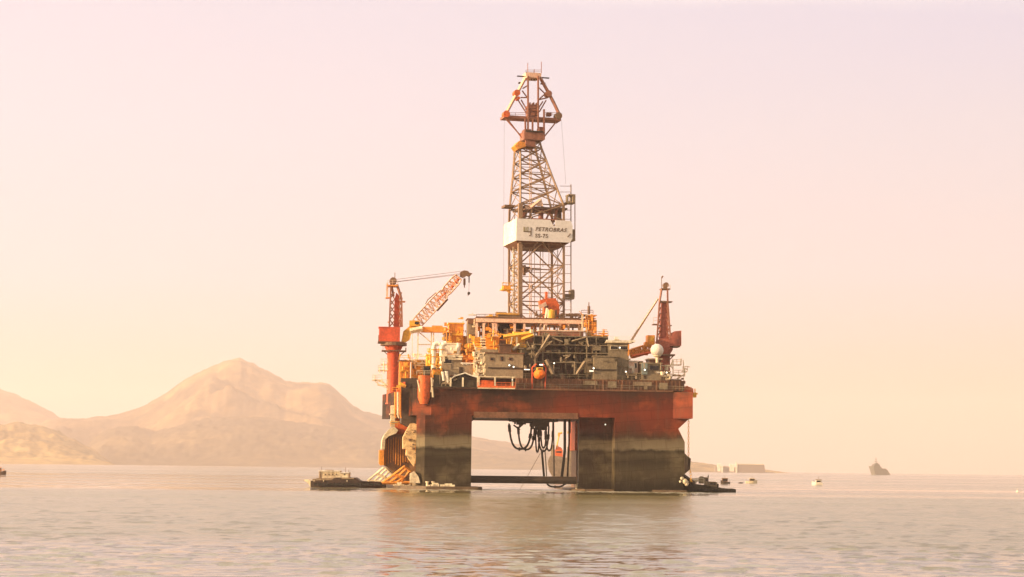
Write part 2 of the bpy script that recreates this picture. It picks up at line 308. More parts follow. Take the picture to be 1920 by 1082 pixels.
# ------------------------------------------------------------------ the drilling platform itself (hull)
P, B = HF.P, HF.B
ZB = P(985, 781)[2]                          # underside of the deck box
ZT = P(1050, 732)[2]                         # main deck
ZU = P(1050, 711, 3)[2]                      # raised deck the houses stand on
def hull_mat():
    m = bpy.data.materials.new('hull_paint'); m.use_nodes = True; t = m.node_tree; n = t.nodes; l = t.links.new; p = n['Principled BSDF']
    g = n.new('ShaderNodeNewGeometry'); sx = n.new('ShaderNodeSeparateXYZ'); l(g.outputs['Position'], sx.inputs[0])
    def noise_(scale, s3, det=6):
        mp = n.new('ShaderNodeMapping'); mp.inputs['Scale'].default_value = s3; l(g.outputs['Position'], mp.inputs[0])
        a = n.new('ShaderNodeTexNoise'); a.inputs['Scale'].default_value = scale; a.inputs['Detail'].default_value = det; a.inputs['Roughness'].default_value = .62; l(mp.outputs[0], a.inputs['Vector']); return a.outputs[0]
    wob = n.new('ShaderNodeMath'); wob.operation = 'MULTIPLY_ADD'; wob.inputs[1].default_value = 2.2; l(noise_(.35, (1, 1, .5)), wob.inputs[0]); l(sx.outputs['Z'], wob.inputs[2])
    mr = n.new('ShaderNodeMapRange'); mr.inputs['From Max'].default_value = 32; l(wob.outputs[0], mr.inputs[0])
    r = n.new('ShaderNodeValToRGB'); l(mr.outputs[0], r.inputs[0])
    z = lambda v: (v + 1.1) / 32
    cs = [(0, (.016, .013, .008)), (z(1.4), (.022, .018, .010)), (z(4.5), (.060, .046, .025)), (z(7.2), (.030, .024, .013)), (z(8.8), (.062, .048, .027)), (z(9.8), (.026, .021, .012)), (z(10.5), (.19, .155, .098)), (z(12.4), (.155, .118, .072)), (z(13.4), (.060, .030, .017)), (z(15), (.12, .026, .013)), (z(19), (.175, .031, .014)), (z(22.5), (.105, .023, .012)), (z(25), (.06, .021, .013))]
    setramp(r, [(a, (*c, 1)) for a, c in cs])
    gr = n.new('ShaderNodeValToRGB'); gr.color_ramp.elements[0].position = .40; gr.color_ramp.elements[1].position = .60; l(noise_(.055, (1, 1, 1.1), 10), gr.inputs[0])
    st = n.new('ShaderNodeValToRGB'); st.color_ramp.elements[0].position = .55; st.color_ramp.elements[1].position = .75; l(noise_(.9, (1, 1, .07), 4), st.inputs[0])
    x = n.new('ShaderNodeMix'); x.data_type = 'RGBA'; x.inputs[7].default_value = (.030, .019, .012, 1); l(r.outputs[0], x.inputs[6])
    lf = n.new('ShaderNodeMapRange'); lf.inputs['From Min'].default_value = 6; lf.inputs['From Max'].default_value = -14; l(sx.outputs['X'], lf.inputs[0])      # soot over the left end
    hi = n.new('ShaderNodeMapRange'); hi.inputs['From Min'].default_value = 12; hi.inputs['From Max'].default_value = 15; l(sx.outputs['Z'], hi.inputs[0])
    so_ = n.new('ShaderNodeMath'); so_.operation = 'MULTIPLY'; l(lf.outputs[0], so_.inputs[0]); l(hi.outputs[0], so_.inputs[1])
    k = n.new('ShaderNodeMath'); k.operation = 'MULTIPLY_ADD'; k.use_clamp = True; k.inputs[1].default_value = .8; l(gr.outputs[0], k.inputs[0])
    k0 = n.new('ShaderNodeMath'); k0.operation = 'MULTIPLY'; k0.inputs[1].default_value = .6; l(so_.outputs[0], k0.inputs[0]); l(k0.outputs[0], k.inputs[2]); l(k.outputs[0], x.inputs[0])
    y = n.new('ShaderNodeMix'); y.data_type = 'RGBA'; y.inputs[7].default_value = (.10, .07, .042, 1); l(x.outputs[2], y.inputs[6])
    k2 = n.new('ShaderNodeMath'); k2.operation = 'MULTIPLY'; k2.inputs[1].default_value = .28; l(st.outputs[0], k2.inputs[0]); l(k2.outputs[0], y.inputs[0])
    # worn paler patches: orange-red high up, tan scale low down
    wr = n.new('ShaderNodeValToRGB'); wr.color_ramp.elements[0].position = .50; wr.color_ramp.elements[1].position = .70; l(noise_(.11, (1.3, 1, 1.6), 9), wr.inputs[0])
    wc = n.new('ShaderNodeMix'); wc.data_type = 'RGBA'; wc.inputs[6].default_value = (.17, .135, .08, 1); wc.inputs[7].default_value = (.38, .075, .025, 1); l(hi.outputs[0], wc.inputs[0])
    wm = n.new('ShaderNodeMix'); wm.data_type = 'RGBA'; l(y.outputs[2], wm.inputs[6]); l(wc.outputs[2], wm.inputs[7]); kw = n.new('ShaderNodeMath'); kw.operation = 'MULTIPLY'; kw.inputs[1].default_value = .6; l(wr.outputs[0], kw.inputs[0]); l(kw.outputs[0], wm.inputs[0]); y = wm
    # plate seams
    mpb = n.new('ShaderNodeMapping'); mpb.inputs['Rotation'].default_value = (R(90), 0, R(5)); l(g.outputs['Position'], mpb.inputs[0])
    bk = n.new('ShaderNodeTexBrick'); bk.inputs['Scale'].default_value = 1; bk.inputs['Brick Width'].default_value = 6; bk.inputs['Row Height'].default_value = 2.4; bk.inputs['Mortar Size'].default_value = .07; bk.inputs['Mortar Smooth'].default_value = .4
    bk.inputs['Color1'].default_value = (1, 1, 1, 1); bk.inputs['Color2'].default_value = (.92, .92, .92, 1); bk.inputs['Mortar'].default_value = (.62, .6, .58, 1); l(mpb.outputs[0], bk.inputs['Vector'])
    w_ = n.new('ShaderNodeMix'); w_.data_type = 'RGBA'; w_.blend_type = 'MULTIPLY'; w_.inputs[0].default_value = 1; l(y.outputs[2], w_.inputs[6]); l(bk.outputs[0], w_.inputs[7]); y = w_
    l(y.outputs[2], p.inputs['Base Color']); p.inputs['Roughness'].default_value = .6; p.inputs['Specular IOR Level'].default_value = .08
    bp = n.new('ShaderNodeBump'); bp.inputs['Strength'].default_value = .35; bp.inputs['Distance'].default_value = .3; l(noise_(.8, (1, 1, .4), 5), bp.inputs['Height']); l(bp.outputs[0], p.inputs['Normal'])
    return m
HULL = hull_mat()
u_ = lambda px, v=0., py=800: P(px, py, v)[0]
z_ = lambda py, px=985, v=0.: P(px, py, v)[2]
rig = thing('drilling_platform', 'huge red and brown semi-submersible drilling platform standing in the bay', 'drilling platform', HF.W((5, 20, 0)))
uL, uR, uRR = u_(808), u_(1262), u_(1299, -3)
# deck box (plan outline: straight front, splayed left side, flared right end)
m = MB(HF)
m.plan([(uL, 0), (u_(1262), 0), (u_(1299, -4), -4), (uRR + 1, 12), (uRR - 1, 46), (-34, 46), (-31, 24), (uL - 4.2, 4)], ZB, ZT)
m.build('deck_box', HULL, rig)
m = MB(HF); m.box(uL - .2, -.25, ZT, uR, -.0, ZT + .35); m.box(u_(888), -.18, ZB - .0, u_(1083), 0.0, ZB + 1.0); m.box(u_(888), -.4, ZB - .45, u_(1084), 3, ZB - .003); m.build('deck_edge', BRN, rig)
m = MB(HF); m.plan([(u_(968), 1.2), (u_(1283, 1.2), 1.2), (u_(1283, 1.2), 44), (-30, 44), (-27, 22), (uL, 6), (u_(968), 6)], ZT + .36, ZU)
m.build('upper_deck', BRN, rig)
# stiffeners and stained plates along the band between the decks
m = MB(HF)
for px in np.arange(972, 1280, 7.2):
    a = u_(px, 1.2); m.box(a - .07, 1.0 if rng.random() < .6 else .8, ZT + .4, a + .07, 1.2, ZU - .1)
m.build('stiffener', BRN, rig)
for i, (x0, y0, x1, y1) in enumerate([(1187, 716, 1222, 724), (1208, 722, 1214, 730), (1236, 718, 1252, 730), (1140, 715, 1156, 727), (1094, 714, 1120, 722)]):
    m = MB(HF); m.rect(x0, y0, x1, y1, .82, .15); m.build('hatch_cover', BGE if i < 2 else GRY, rig)
m = MB(HF); m.rails([(u_(968), .9, ZU), (u_(1283), .9, ZU)], r=.05, h=1.1); m.rails([(u_(966), -.1, ZT + .35), (uR, -.1, ZT + .35), (u_(1297, -4), -3.7, ZT + .05)], r=.05); m.build('railing', GRY, rig)
# rounded fairlead housing on the right shoulder of the deck
m = MB(HF); a, b = u_(1279, 5), u_(1299, 5); zt = z_(723, 1290, 5)
m.prism([(a, ZT), (b + .3, ZT), (b + .2, ZT + 1.2), (b - .6, zt - .4), ((a + b) / 2, zt), (a + 1, zt - .5), (a + .2, ZT + 1)], 5.6, 10); m.build('fairlead_housing', RED, rig)
m = MB(HF); m.rect(1299, 736, 1306, 745, 6, 2); m.tube(P(1303, 729, 7), P(1303, 740, 7), .15); m.tube(P(1297, 742, 6.5), P(1308, 738, 6.5), .2); m.build('fairlead', YEL, rig)
# columns --------------------------------------------------------------
def column(pts, v0, v1, name='column', mt=HULL): m = MB(HF); m.prism(pts, v0, v1); return m.build(name, mt, rig)
zw = -1.5
# front left: straight face, chamfered outer corner
m = MB(HF); m.plan([(u_(797), 0), (u_(884.5), 0), (u_(884.5), 13), (u_(790, 6) - 1, 13), (u_(781, 3), 3)], zw, ZB); m.build('column', HULL, rig)
# gusset in the upper corners of the opening
for x, sgn in ((885, 1), (1085, -1)):
    a = u_(x) if sgn > 0 else u_(x, 5); m = MB(HF); m.prism([(a, ZB - .46), (a + sgn * .9, ZB - .46), (a, ZB - 1.4)], .5 if sgn > 0 else 5.2, 3 if sgn > 0 else 6.5); m.build('gusset', DRK, rig)
# front right: inner part stands back in the shade, outer part flush and stepped on its outer side
m = MB(HF); m.plan([(u_(1086, 5), 5), (u_(1154), 5), (u_(1154), 13), (u_(1086, 5) + .6, 13)], zw, ZB); m.build('column', HULL, rig)
q = lambda px, py, v=0.: (P(px, py, v)[0], P(px, py, v)[2])
m = MB(HF); m.prism([(u_(1153), zw), (u_(1283, 0, 900), zw), q(1283, 905), q(1280, 893), q(1285, 888), q(1294, 880), q(1295.5, 860), q(1290, 856), q(1284, 850), q(1284, 829), q(1272, 804), q(1299, 783), (u_(1299) - .05, ZB + .4), (u_(1153), ZB + .4)][0:11] + [(q(1292, 786)[0], ZB), (u_(1153), ZB)], .02, 13); m.build('column', HULL, rig)
m = MB(HF); m.prism([q(1284, 857, -.6), q(1294.5, 861, -.6), q(1293.5, 879, -.6), q(1284, 884, -.6)], -.6, .0); m.tube(P(1289, 860, -.8), P(1289, 873, -.8), .18); m.build('bolster', DRK, rig)
# back columns (seen through the opening and past the left side)
BL = 38.
m = MB(HF); a = u_(1078.5, BL); m.plan([(a, BL), (a + 16, BL), (a + 16, BL + 12), (a - .0, BL + 12)], 10.2, ZB); m.build('column', REDL, rig)
m = MB(HF); m.plan([(a + .4, BL + .3), (a + 15.5, BL + .3), (a + 15.5, BL + 11.5), (a + .4, BL + 11.5)], zw, 10.2); m.build('column', STL, rig)
qb = lambda px, py: (P(px, py, BL)[0], P(px, py, BL)[2])
m = MB(HF); m.prism([qb(737, 760), qb(790, 760), qb(790, 800), qb(768, 800), qb(757, 817), qb(741, 818), qb(738, 795)], BL + .5, BL + 12); m.build('column', REDL, rig)
m = MB(HF); m.prism([(qb(727, 0)[0], zw), (qb(790, 0)[0], zw), qb(790, 812), qb(741, 815), qb(730, 813), qb(722, 818), qb(720, 840), qb(720, 872), qb(728, 878), qb(735, 890)], BL, BL + 12); m.build('column', mat('sunlit_tan_grime', (.34, .17, .07), dirt=(.10, .05, .025), amt=.7, sc=.5, streak=6), rig)  # warm sunlit look put into the base colour; noise adds the grime runs
m = MB(HF)
for px in np.arange(723, 784, 4.6): m.rect(px, 819 + rng.random() * 5, px + 1.5, 874 - rng.random() * 9, BL - .7, .7)
m.build('fender_rib', ORA, rig)
# cream bolsters that carry the stowed anchors
m = MB(HF); m.prism([qb(715, 842), qb(716, 826), qb(720, 816), qb(729, 805), qb(738, 800), qb(746, 807), qb(742, 813), qb(729, 818), qb(722, 824), qb(721, 843)], BL - 2.4, BL + 9); m.build('bolster', CRM, rig)
m = MB(HF); m.prism([qb(711, 844), qb(720, 844), qb(720, 872), qb(713, 873), qb(710.5, 868)], BL - 1.5, BL + 5); m.build('fender', ORA, rig)
qf = lambda px, py: (P(px, py, 2.6)[0], P(px, py, 2.6)[2])
m = MB(HF); m.prism([qf(756, 820), qf(762, 808), qf(770, 794), qf(776, 793), qf(787, 798), qf(788, 806), qf(782, 815), qf(779, 838), qf(780, 858), qf(777, 874), qf(768, 862), qf(762, 852), qf(763, 842), qf(756, 841)], 3.6, 10); m.build('bolster', mat('scaled_cream', (.80, .56, .28), dirt=(.30, .13, .05), amt=.8, sc=.9, streak=1), rig)
m = MB(HF)
for i in range(16):
    x, y = 758 + rng.random() * 22, 802 + rng.random() * 58; m.rect(x, y, x + 1 + 4 * rng.random(), y + 1 + 3 * rng.random(), 3.2, .4)
m.build('bolster_bracket', STL, rig)
# left side of deck: pedestal base, brackets
m = MB(HF); m.prism([q(752, 709, 9), q(784, 709, 9), q(786, 795, 9), q(768, 800, 9), q(752, 792, 9)], 9, 20); m.build('side_tank', mat('soot_paint', (.075, .052, .038), amt=.3), rig)
m = MB(HF); m.prism([q(744, 728, 6), q(752, 728, 6), q(752, 772, 6), q(745, 768, 6)], 8, 12); m.rect(755, 716, 760, 724, 8.4, .6); m.build('side_tank', REDL, rig)
for x in (741, 746, 750.5):
    m = MB(HF); m.tube(P(x, 735, 5), P(x, 778, 5), .28); m.tube(P(x, 778, 5), P(x + 2, 784, 5), .28, .15); m.build('overboard_pipe', CRM if x == 746 else ORA, rig)
m = MB(HF); m.prism([q(748, 715, 5), q(762, 722, 5), q(760, 727, 5), q(750, 724, 5)], 5, 6.5); m.rect(744, 722, 752, 727, 4.5, 1); m.rails([P(735, 735, 5), P(752, 735, 5)], r=.06); m.rails([P(732, 800, 20), P(757, 800, 20)], r=.08, h=1.3); m.build('side_walkway', YEL, rig)
m = MB(HF); m.rect(733, 760, 741, 800, 24, 4); m.rect(731, 775, 745, 777, 22, 6); m.rect(731, 790, 747, 792, 22, 6); m.build('side_ladder', CRM, rig)
# tall round fender post on the front left corner
m = MB(HF); c = P(795, 725, 1.2); m.lathe((c[0], c[1] - .6, z_(745, 795)), [(.9, -1.6), (1.5, 0), (1.5, z_(704, 795) - z_(745, 795))], 20); m.build('corner_post', REDL, rig, smooth=True)
m = MB(HF); m.rect(794, 686, 807, 704, .4, 2.6); m.build('winch_house', GRN, rig); m = MB(HF); m.rect(796, 688, 804, 695, .15, .25); m.build('window', GLS, rig)
m = MB(HF); m.rails([P(781, 704, -.5), P(810, 704, -.5)], r=.06); m.tube(P(809, 708, -.3), P(812, 745, -.3), .25); m.tube(P(812, 712, -.3), P(808, 735, -.3), .2); m.tube(P(783, 712, -.3), P(789, 738, -.3), .22); m.build('post_bracket', CRM, rig)
# lower brace between the front columns, and pontoon decks awash
m = MB(HF); zc = (z_(893, 985) + z_(907, 985)) / 2; m.tube((u_(884), 6, zc), (u_(1087), 6, zc), (z_(893.5, 985, 6) - z_(907.5, 985, 6)) / 2, n=24); m.build('cross_brace', DRK, rig, smooth=True)
m = MB(HF); m.plan([(P(722, 908, 30)[0], 34), (P(722, 908, 30)[0] + 3, 3), (u_(800), -2.2), (u_(896), -2.2), (u_(905), -1), (u_(900), 14), (u_(800), 42)], zw, .75); m.build('pontoon', mat('pontoon_paint', (.13, .085, .05), amt=.7), rig)
m = MB(HF); m.plan([(u_(1076), 8), (u_(1100), 2.0), (u_(1287), -1.0), (u_(1292), 3), (u_(1290), 40), (u_(1080), 42)], zw, .45); m.build('pontoon', mat('pontoon_paint', (.13, .085, .05)), rig)
m = MB(HF)
for x in (801, 812, 1081, 1087): m.lathe(P(x, 910, 0 if x < 900 else 7)[:2] + (.4,), [(.3, 0), (.3, 1.2), (.45, 1.25), (.45, 1.5)], 10)
m.build('bollard', CRM, rig)
m = MB(HF)
for i in range(26): x = 735 + i * 4.4 + rng.random() * 2; a = P(x, 912, 0 if x > 800 else 6); m.box(a[0], a[1] - 1.8, .7, a[0] + .3 + rng.random() * .9, a[1] - .9, .9 + rng.random() * .7)
m.build('deck_fitting', CRM, rig)
m = MB(HF); m.prism([q(769, 905, 1), q(769, 888, 1), q(777, 884, 1), q(784, 893, 1), q(788, 906, 1)], .5, 3); m.build('anchor_seat', CRM, rig)
# slanting anchor racks
def rack(pts, bars, v, vd, mt):
    m = MB(HF)
    for (a, b) in bars:
        p0, p1 = P(*a, v), P(*b, v); m.bar(p0, p1, .34); m.bar((p0[0], v + vd, p0[2]), (p1[0], v + vd, p1[2]), .34)
        for k in (0, .5, 1): s_ = Vector(p0).lerp(Vector(p1), k); m.bar(s_, (s_[0], v + vd, s_[2]), .25)
    for (a, b) in pts: m.bar(P(*a, v), P(*b, v), .55)
    return m.build('anchor_rack', mt, rig)
rack([((722, 876), (738, 891)), ((690, 902), (716, 903)), ((706, 888), (724, 897))], [((719, 877), (690, 901)), ((724, 880), (700, 903)), ((730, 884), (710, 903)), ((736, 889), (718, 903))], 26, 3, CRM)
rack([((738, 890), (758, 896)), ((717, 905), (768, 905)), ((759, 876), (770, 884))], [((759, 874), (733, 894)), ((763, 878), (740, 899)), ((768, 884), (751, 905)), ((748, 892), (730, 905)), ((738, 891), (717, 905)), ((756, 896), (742, 905))], 14, 4, ORA)
rack([((1280, 890), (1302, 906))], [((1284, 893), (1303, 908)), ((1279, 897), (1296, 910))], 2, 3, DRK)
m = MB(HF); m.plan([(P(735, 890, 16)[0], 20), (P(769, 890, 12)[0], 14), (P(769, 890, 12)[0], 30), (P(735, 890, 16)[0], 34)], .7, z_(890, 755, 16)); m.build('anchor_seat', STL, rig)
m = MB(HF)
for x, y, s_ in ((1278, 897, .8), (1284, 903, 1.), (1275, 903, .7), (1287, 907, .8)): m.ball(P(x, y, .4), s_ * .75, 8, 5)
m.build('anchor', CRM, rig)
# equipment hanging in the opening under the deck
m = MB(HF); zb = ZB - .4
m.rect(966, 780, 1032, 791, 6, 8, None); m.rect(998, 788, 1030, 799, 6.5, 7); m.rect(983, 786, 1000, 793, 7, 5); m.rect(1008, 797, 1026, 806, 7, 5); m.rect(970, 789, 981, 796, 7, 3); m.rect(958, 785, 968, 788, 6, 3)
for x, y in ((961, 783), (966, 792), (975, 797), (985, 793), (1000, 802), (1033, 788), (1038, 789), (1002, 797), (955, 786)): m.rect(x - 1.5, y - 10, x + 1.5, y + 3, 7.5, 1)
for x0, y0, x1, y1 in ((954, 780, 954, 789), (954, 789, 967, 789), (1030, 790, 1046, 790), (1046, 790, 1036, 780), (963, 797, 975, 806), (973, 802, 984, 792), (958, 780, 966, 790), (966, 780, 958, 790)): m.tube(P(x0, y0, 7), P(x1, y1, 7), .22)
m.build('moonpool_gear', DRK, rig)
# walkway galleries along the front, left of centre
m = MB(HF); a, b = u_(895, -1.6), u_(965, -1.6); z0, z1, z2 = z_(727, 930, -1.6), z_(718, 930, -1.6), z_(708, 930, -1.6)
m.box(a, -1.7, z0 - .25, b, -.26, z0); m.box(a, -1.7, z2 + .1, b, -.26, z2 + .28); m.build('gallery_floor', CRM, rig)
m = MB(HF)
for px in (897, 927, 960): x = u_(px, -1.6); m.box(x - .16, -1.72, z0 - .3, x + .16, -1.45, z2 + .1)
m.build('gallery_post', CRM, rig)
m = MB(HF); m.rails([(a, -1.6, z0), (b, -1.6, z0)], h=1.25, r=.075, gap=1.2); m.box(a, -1.75, z0, b, -1.68, z0 + .45); m.box(u_(900), -.22, z0 + .1, u_(925), -.05, z2 - .6); m.build('gallery_railing', REDL, rig)
m = MB(HF); a = u_(812, -.8); m.box(u_(808), -1., ZT + .35, u_(896), -.3, ZT + .5); m.box(u_(812), .3, ZT + .36, u_(838), .9, z_(703, 825)); m.build('gallery_wall', GRN, rig)
# cantilevered stair landings on both outer flanks
def flank(path, v, mt, extra):
    m = MB(HF)
    for (x0, y0, x1, y1) in path: m.tube(P(x0, y0, v), P(x1, y1, v), .13, n=5); m.tube(P(x0, y0, v + 2.4), P(x1, y1, v + 2.4), .13, n=5)
    for (x0, y, x1) in extra: a = P(x0, y, v); b = P(x1, y, v); m.box(a[0], v, a[2] - .2, b[0], v + 2.4, a[2]); m.rails([a, b], r=.07, h=1.2, gap=1.2)
    return m.build('side_stair', mt, rig)
flank([(700, 712, 706, 712), (706, 712, 727, 722), (712, 688, 712, 700), (720, 677, 720, 700), (712, 694, 727, 694), (707, 720, 727, 728), (715, 712, 727, 730), (700, 712, 712, 722), (703, 704, 703, 715), (724, 682, 727, 694)], 24, CRM, [(698, 712, 716), (709, 694, 727), (708, 721, 727), (714, 682, 727)])
flank([(1255, 690, 1262, 675), (1262, 675, 1262, 702), (1281, 675, 1283, 702), (1283, 690, 1290, 694), (1255, 701, 1284, 705), (1284, 690, 1284, 705), (1262, 703, 1256, 713), (1275, 704, 1266, 716), (1277, 672, 1276, 684), (1284, 687, 1293, 688), (1256, 684, 1262, 692), (1266, 715, 1282, 702)], 12, CRM, [(1262, 703, 1283), (1260, 683, 1278), (1280, 696, 1289)])
m = MB(HF); m.rect(1250, 711, 1278, 722, 5, 8, ZT); m.build('winch_house', STL, rig); m = MB(HF)
for i in range(22): x, y = 1246 + rng.random() * 36, 702 + rng.random() * 18; m.rect(x, y, x + 1 + rng.random() * 5, y + 1 + rng.random() * 4, 3 + rng.random() * 2, 1)
m.build('winch', STL, rig)

# hoses, risers and chains hanging from the platform: each hangs on its own
def hose(label, pts, r, v=8, group='hoses hanging in loops under the deck', name='hanging_hose', cat='hose', mt=RUB):
    m = MB(HF); w3 = [P(x, y, v) for x, y in pts]; m.path(w3, r, 6)
    if len(pts) > 8:
        for k_ in (1, len(pts) // 2, len(pts) - 2): a_, b_ = Vector(w3[k_ - 1]), Vector(w3[k_]); m.tube(a_.lerp(b_, .2), b_, r * (1.5 + .4 * rng.random()), n=6)
    root = m.build(name, mt, None); return tag(root, label, cat, group)
def uloop(x0, y0, x1, y1, yb, n=14):
    pts = []
    for i in range(n + 1):
        t = i / n; c = 2 * t - 1; pts.append((x0 + (x1 - x0) * (.5 + .5 * math.sin(c * 1.35) / math.sin(1.35)), yb + ((y0 if c < 0 else y1) - yb) * abs(c) ** 2.6))
    return pts
hose('widest black hose loop at the left of the bundle under the deck', uloop(954.5, 794, 996.5, 799, 842), .26)
hose('black hose loop crossing the widest one, with its low point to the right', uloop(971.5, 800, 1002, 805, 843), .24, 8.6)
hose('narrow black hose loop right of the two wide loops, left one of the bundle', uloop(1004, 799, 1011, 806, 848), .22, 9)
hose('black hose loop in the middle of the bundle under the hanging gear', uloop(1009, 806, 1029, 799, 846), .24, 8)
hose('short black hose loop inside the middle loop of the bundle', uloop(1014, 806, 1024, 806, 840), .22, 7.4)
hose('black hose loop at the right end of the bundle by the steep risers', uloop(1023, 806, 1037, 790, 845), .22, 9.4)
hose('thin slack hose sagging below the lower cross brace', uloop(1024, 902, 1060, 903, 913), .22, 7)
RG = 'straight risers hanging down to the cross brace'
hose('straight riser from the loops down to the brace, leftmost of the risers', [(1016, 846), (1020, 893)], .30, 9, RG, 'riser_pipe', 'riser')
hose('thin grey riser just right of the leftmost one', [(1022, 846), (1025, 893)], .15, 9, RG, 'riser_pipe', 'riser', GRY)
hose('thin riser hanging from the deck beside the distant ship stern', [(1038, 785), (1039, 893)], .17, 9, RG, 'riser_pipe', 'riser')
hose('thickest black riser, bending left near the cross brace', [(1059, 782), (1059, 845), (1056, 872), (1053, 896)], .38, 9, RG, 'riser_pipe', 'riser')
hose('black riser nearest the orange back column', [(1067, 782), (1067, 830), (1064, 895)], .24, 10, RG, 'riser_pipe', 'riser')
hose('pale thin riser between the two rightmost black ones', [(1069.5, 782), (1069, 812)], .14, 12, RG, 'riser_pipe', 'riser', GRY)
hose('thin slanting guy wire through the opening between the columns', [(1013, 850), (975, 918)], .06, 10, None, 'guy_wire', 'wire', STL)
def chain(label, a, b, v):
    m = MB(HF); p, q_ = Vector(P(*a, v)), Vector(P(*b, v)); n = int((q_ - p).length / .62)
    for i in range(n):
        s_ = p.lerp(q_, i / n); e = p.lerp(q_, (i + 1.15) / n); o = Vector((.16, 0, 0)) if i % 2 else Vector((0, .16, 0))
        m.tube(s_ + o, e + o, .07, n=4); m.tube(s_ - o, e - o, .07, n=4); m.tube(s_ - o, s_ + o, .07, n=4)
    return tag(m.build('mooring_chain', YEL, None), label, 'chain', 'mooring chains beside the right column')
chain('long yellowish mooring chain hanging from the deck beside the right column', (1291, 785), (1291, 858), 1)
chain('short mooring chain running from the bolster down to the tug', (1294, 880), (1296, 903), .5)
# ------------------------------------------------------------------ derrick
DF = Frame(1016, HF.W(P(1016, 600, 15))[1], 14)
DP = DF.P
ZD0 = DP(1016, 598)[2]
dk = thing('drilling_derrick', 'tall lattice drilling derrick rising from the middle of the platform', 'derrick', DF.W((0, 5.5, ZD0)))
def fp(px, py): p = DP(px, py); return Vector((p[0], 0, p[2]))
WD = fp(1057, 500).x - fp(975, 500).x
def ring(py, xl, xr):                        # four corners of the tower at this height: front left, front right, back right, back left
    a, b = fp(xl, py), fp(xr, py); z = (a.z + b.z) / 2; cu = (a.x + b.x) / 2; h = (b.x - a.x) / 2; vc = WD / 2
    return [Vector((cu - h, vc - h, z)), Vector((cu + h, vc - h, z)), Vector((cu + h, vc + h, z)), Vector((cu - h, vc + h, z))]
lev = [(598, 975, 1057), (566, 975, 1057), (530, 975, 1057), (496, 975, 1057), (457, 975, 1057), (412, 975, 1057), (383, 976, 1057), (352, 977.5, 1046.5), (325, 979, 1037.5), (298, 980, 1029), (274, 980.5, 1021), (262, 981, 1018)]
rg = [ring(*l) for l in lev]
for c in range(4):
    m = MB(DF)
    for a, b in zip(rg, rg[1:]): m.bar(a[c], b[c], 1.05 if c == 0 and a[c].z < rg[6][c].z - .1 else .52 if a[c].z < rg[6][c].z - .1 else .42)
    m.build('leg', DST, dk)
for i, (a, b) in enumerate(zip(rg, rg[1:])):
    for f in range(4):
        m = MB(DF); c, d = f, (f + 1) % 4; w_ = .26 if f in (0, 2) else .20
        if i in (1, 3) and f in (0, 2): m.bar(a[c], (b[c] + b[d]) / 2, w_); m.bar(a[d], (b[c] + b[d]) / 2, w_)
        elif i in (0, 2) and f in (0, 2): m.bar(b[c], (a[c] + a[d]) / 2, w_); m.bar(b[d], (a[c] + a[d]) / 2, w_)
        else: m.bar(a[c], b[d], w_ * .85); m.bar(a[d], b[c], w_ * .85)
        m.build('cross_brace', DST, dk)
    m = MB(DF)
    for f in range(4): m.bar(b[f], b[(f + 1) % 4], .22)
    m.build('girt', DST, dk)
m = MB(DF)                                    # lighter secondary members
for py in (511, 549, 582, 345, 312):
    l = np.array(lev, float)[::-1]; xl = np.interp(py, l[:, 0], l[:, 1]); xr = np.interp(py, l[:, 0], l[:, 2]); k = ring(py, xl, xr)
    for f in range(4): m.bar(k[f], k[(f + 1) % 4], .12)
for t in (.33, .66):
    for i in range(4): m.bar(rg[i][0].lerp(rg[i][1], t), rg[i + 1][0].lerp(rg[i + 1][1], t), .12)
for f in (1, 3):
    for i in range(6):
        a, b = rg[i], rg[i + 1]; m.bar(a[f].lerp(a[(f + 1) % 4], .5), b[f].lerp(b[(f + 1) % 4], .5), .16)
m.build('secondary_frame', DST, dk)
# guide rails, ladder and standpipes
m = MB(DF)
for x in (993, 996): m.tube(DP(x, 598, 6), DP(x, 275, 6), .12, n=5)
m.build('guide_rail', PNK, dk)
m = MB(DF); m.tube(DP(1013, 598, 3), DP(1013, 455, 3), .12, n=5); m.tube(DP(1018, 500, 3), DP(1018, 455, 3), .08, n=5); m.build('standpipe', DST, dk)
m = MB(DF); m.tube(DP(1070.5, 600, 3), DP(1070.5, 346, 3), .15, n=5); m.tube(DP(1078, 452, 3), DP(1078, 365, 3), .13, n=5); m.tube(DP(1070.5, 349, 3), DP(1050, 349, 3), .07, n=5)
for y in range(360, 600, 17): m.tube(DP(1070.5, y, 3), DP(1057 if y > 383 else 1050, y, 3), .07, n=4)
m.build('ladder', DST, dk)
m = MB(DF)
for y in np.arange(462, 598, 9): m.tube(DP(962, y, 6), DP(970, y + 5, 6), .11, n=4); m.tube(DP(970, y + 5, 6), DP(962, y + 9, 6), .11, n=4)
m.tube(DP(962, 598, 6), DP(962, 460, 6), .13, n=4); m.build('cable_tray', CRM, dk)
# wind wall with its lettering
zt, zb_ = DP(1020, 413)[2], DP(1020, 454)[2]; a, b = DP(968, 433, -1.2)[0], DP(1073.5, 433, -1.2)[0]
m = MB(DF); nx0, nx1, nx2 = DP(1032, 415, -1.2)[0], DP(1036, 423, -1.2)[0], DP(1041, 415, -1.2)[0]; zn = DP(1038, 426, -1.2)[2]
m.prism([(a, zb_), (b - .6, zb_), (b, zb_ + 1), (b, zt - 1.2), (b - .5, zt), (nx2, zt), (nx2 + .1, zn), (nx1 + .3, zn + .3), (nx0, zt), (a, zt)], -1.2, -.95)
m.build('wind_wall', mat('banner_paint', (.82, .77, .76), dirt=(.62, .54, .50), amt=.3, sc=.2, fine=.07), dk)
m = MB(DF); m.box(a, -.95, zb_, a + .22, WD + .8, zt); m.build('wind_wall', WHT, dk)
m = MB(DF); m.box(b - .9, -.95, zb_, b - .65, WD + .8, zt); m.box(a + .22, WD + .6, zb_, b - .9, WD + .8, zt); m.build('wind_wall', WHT, dk)
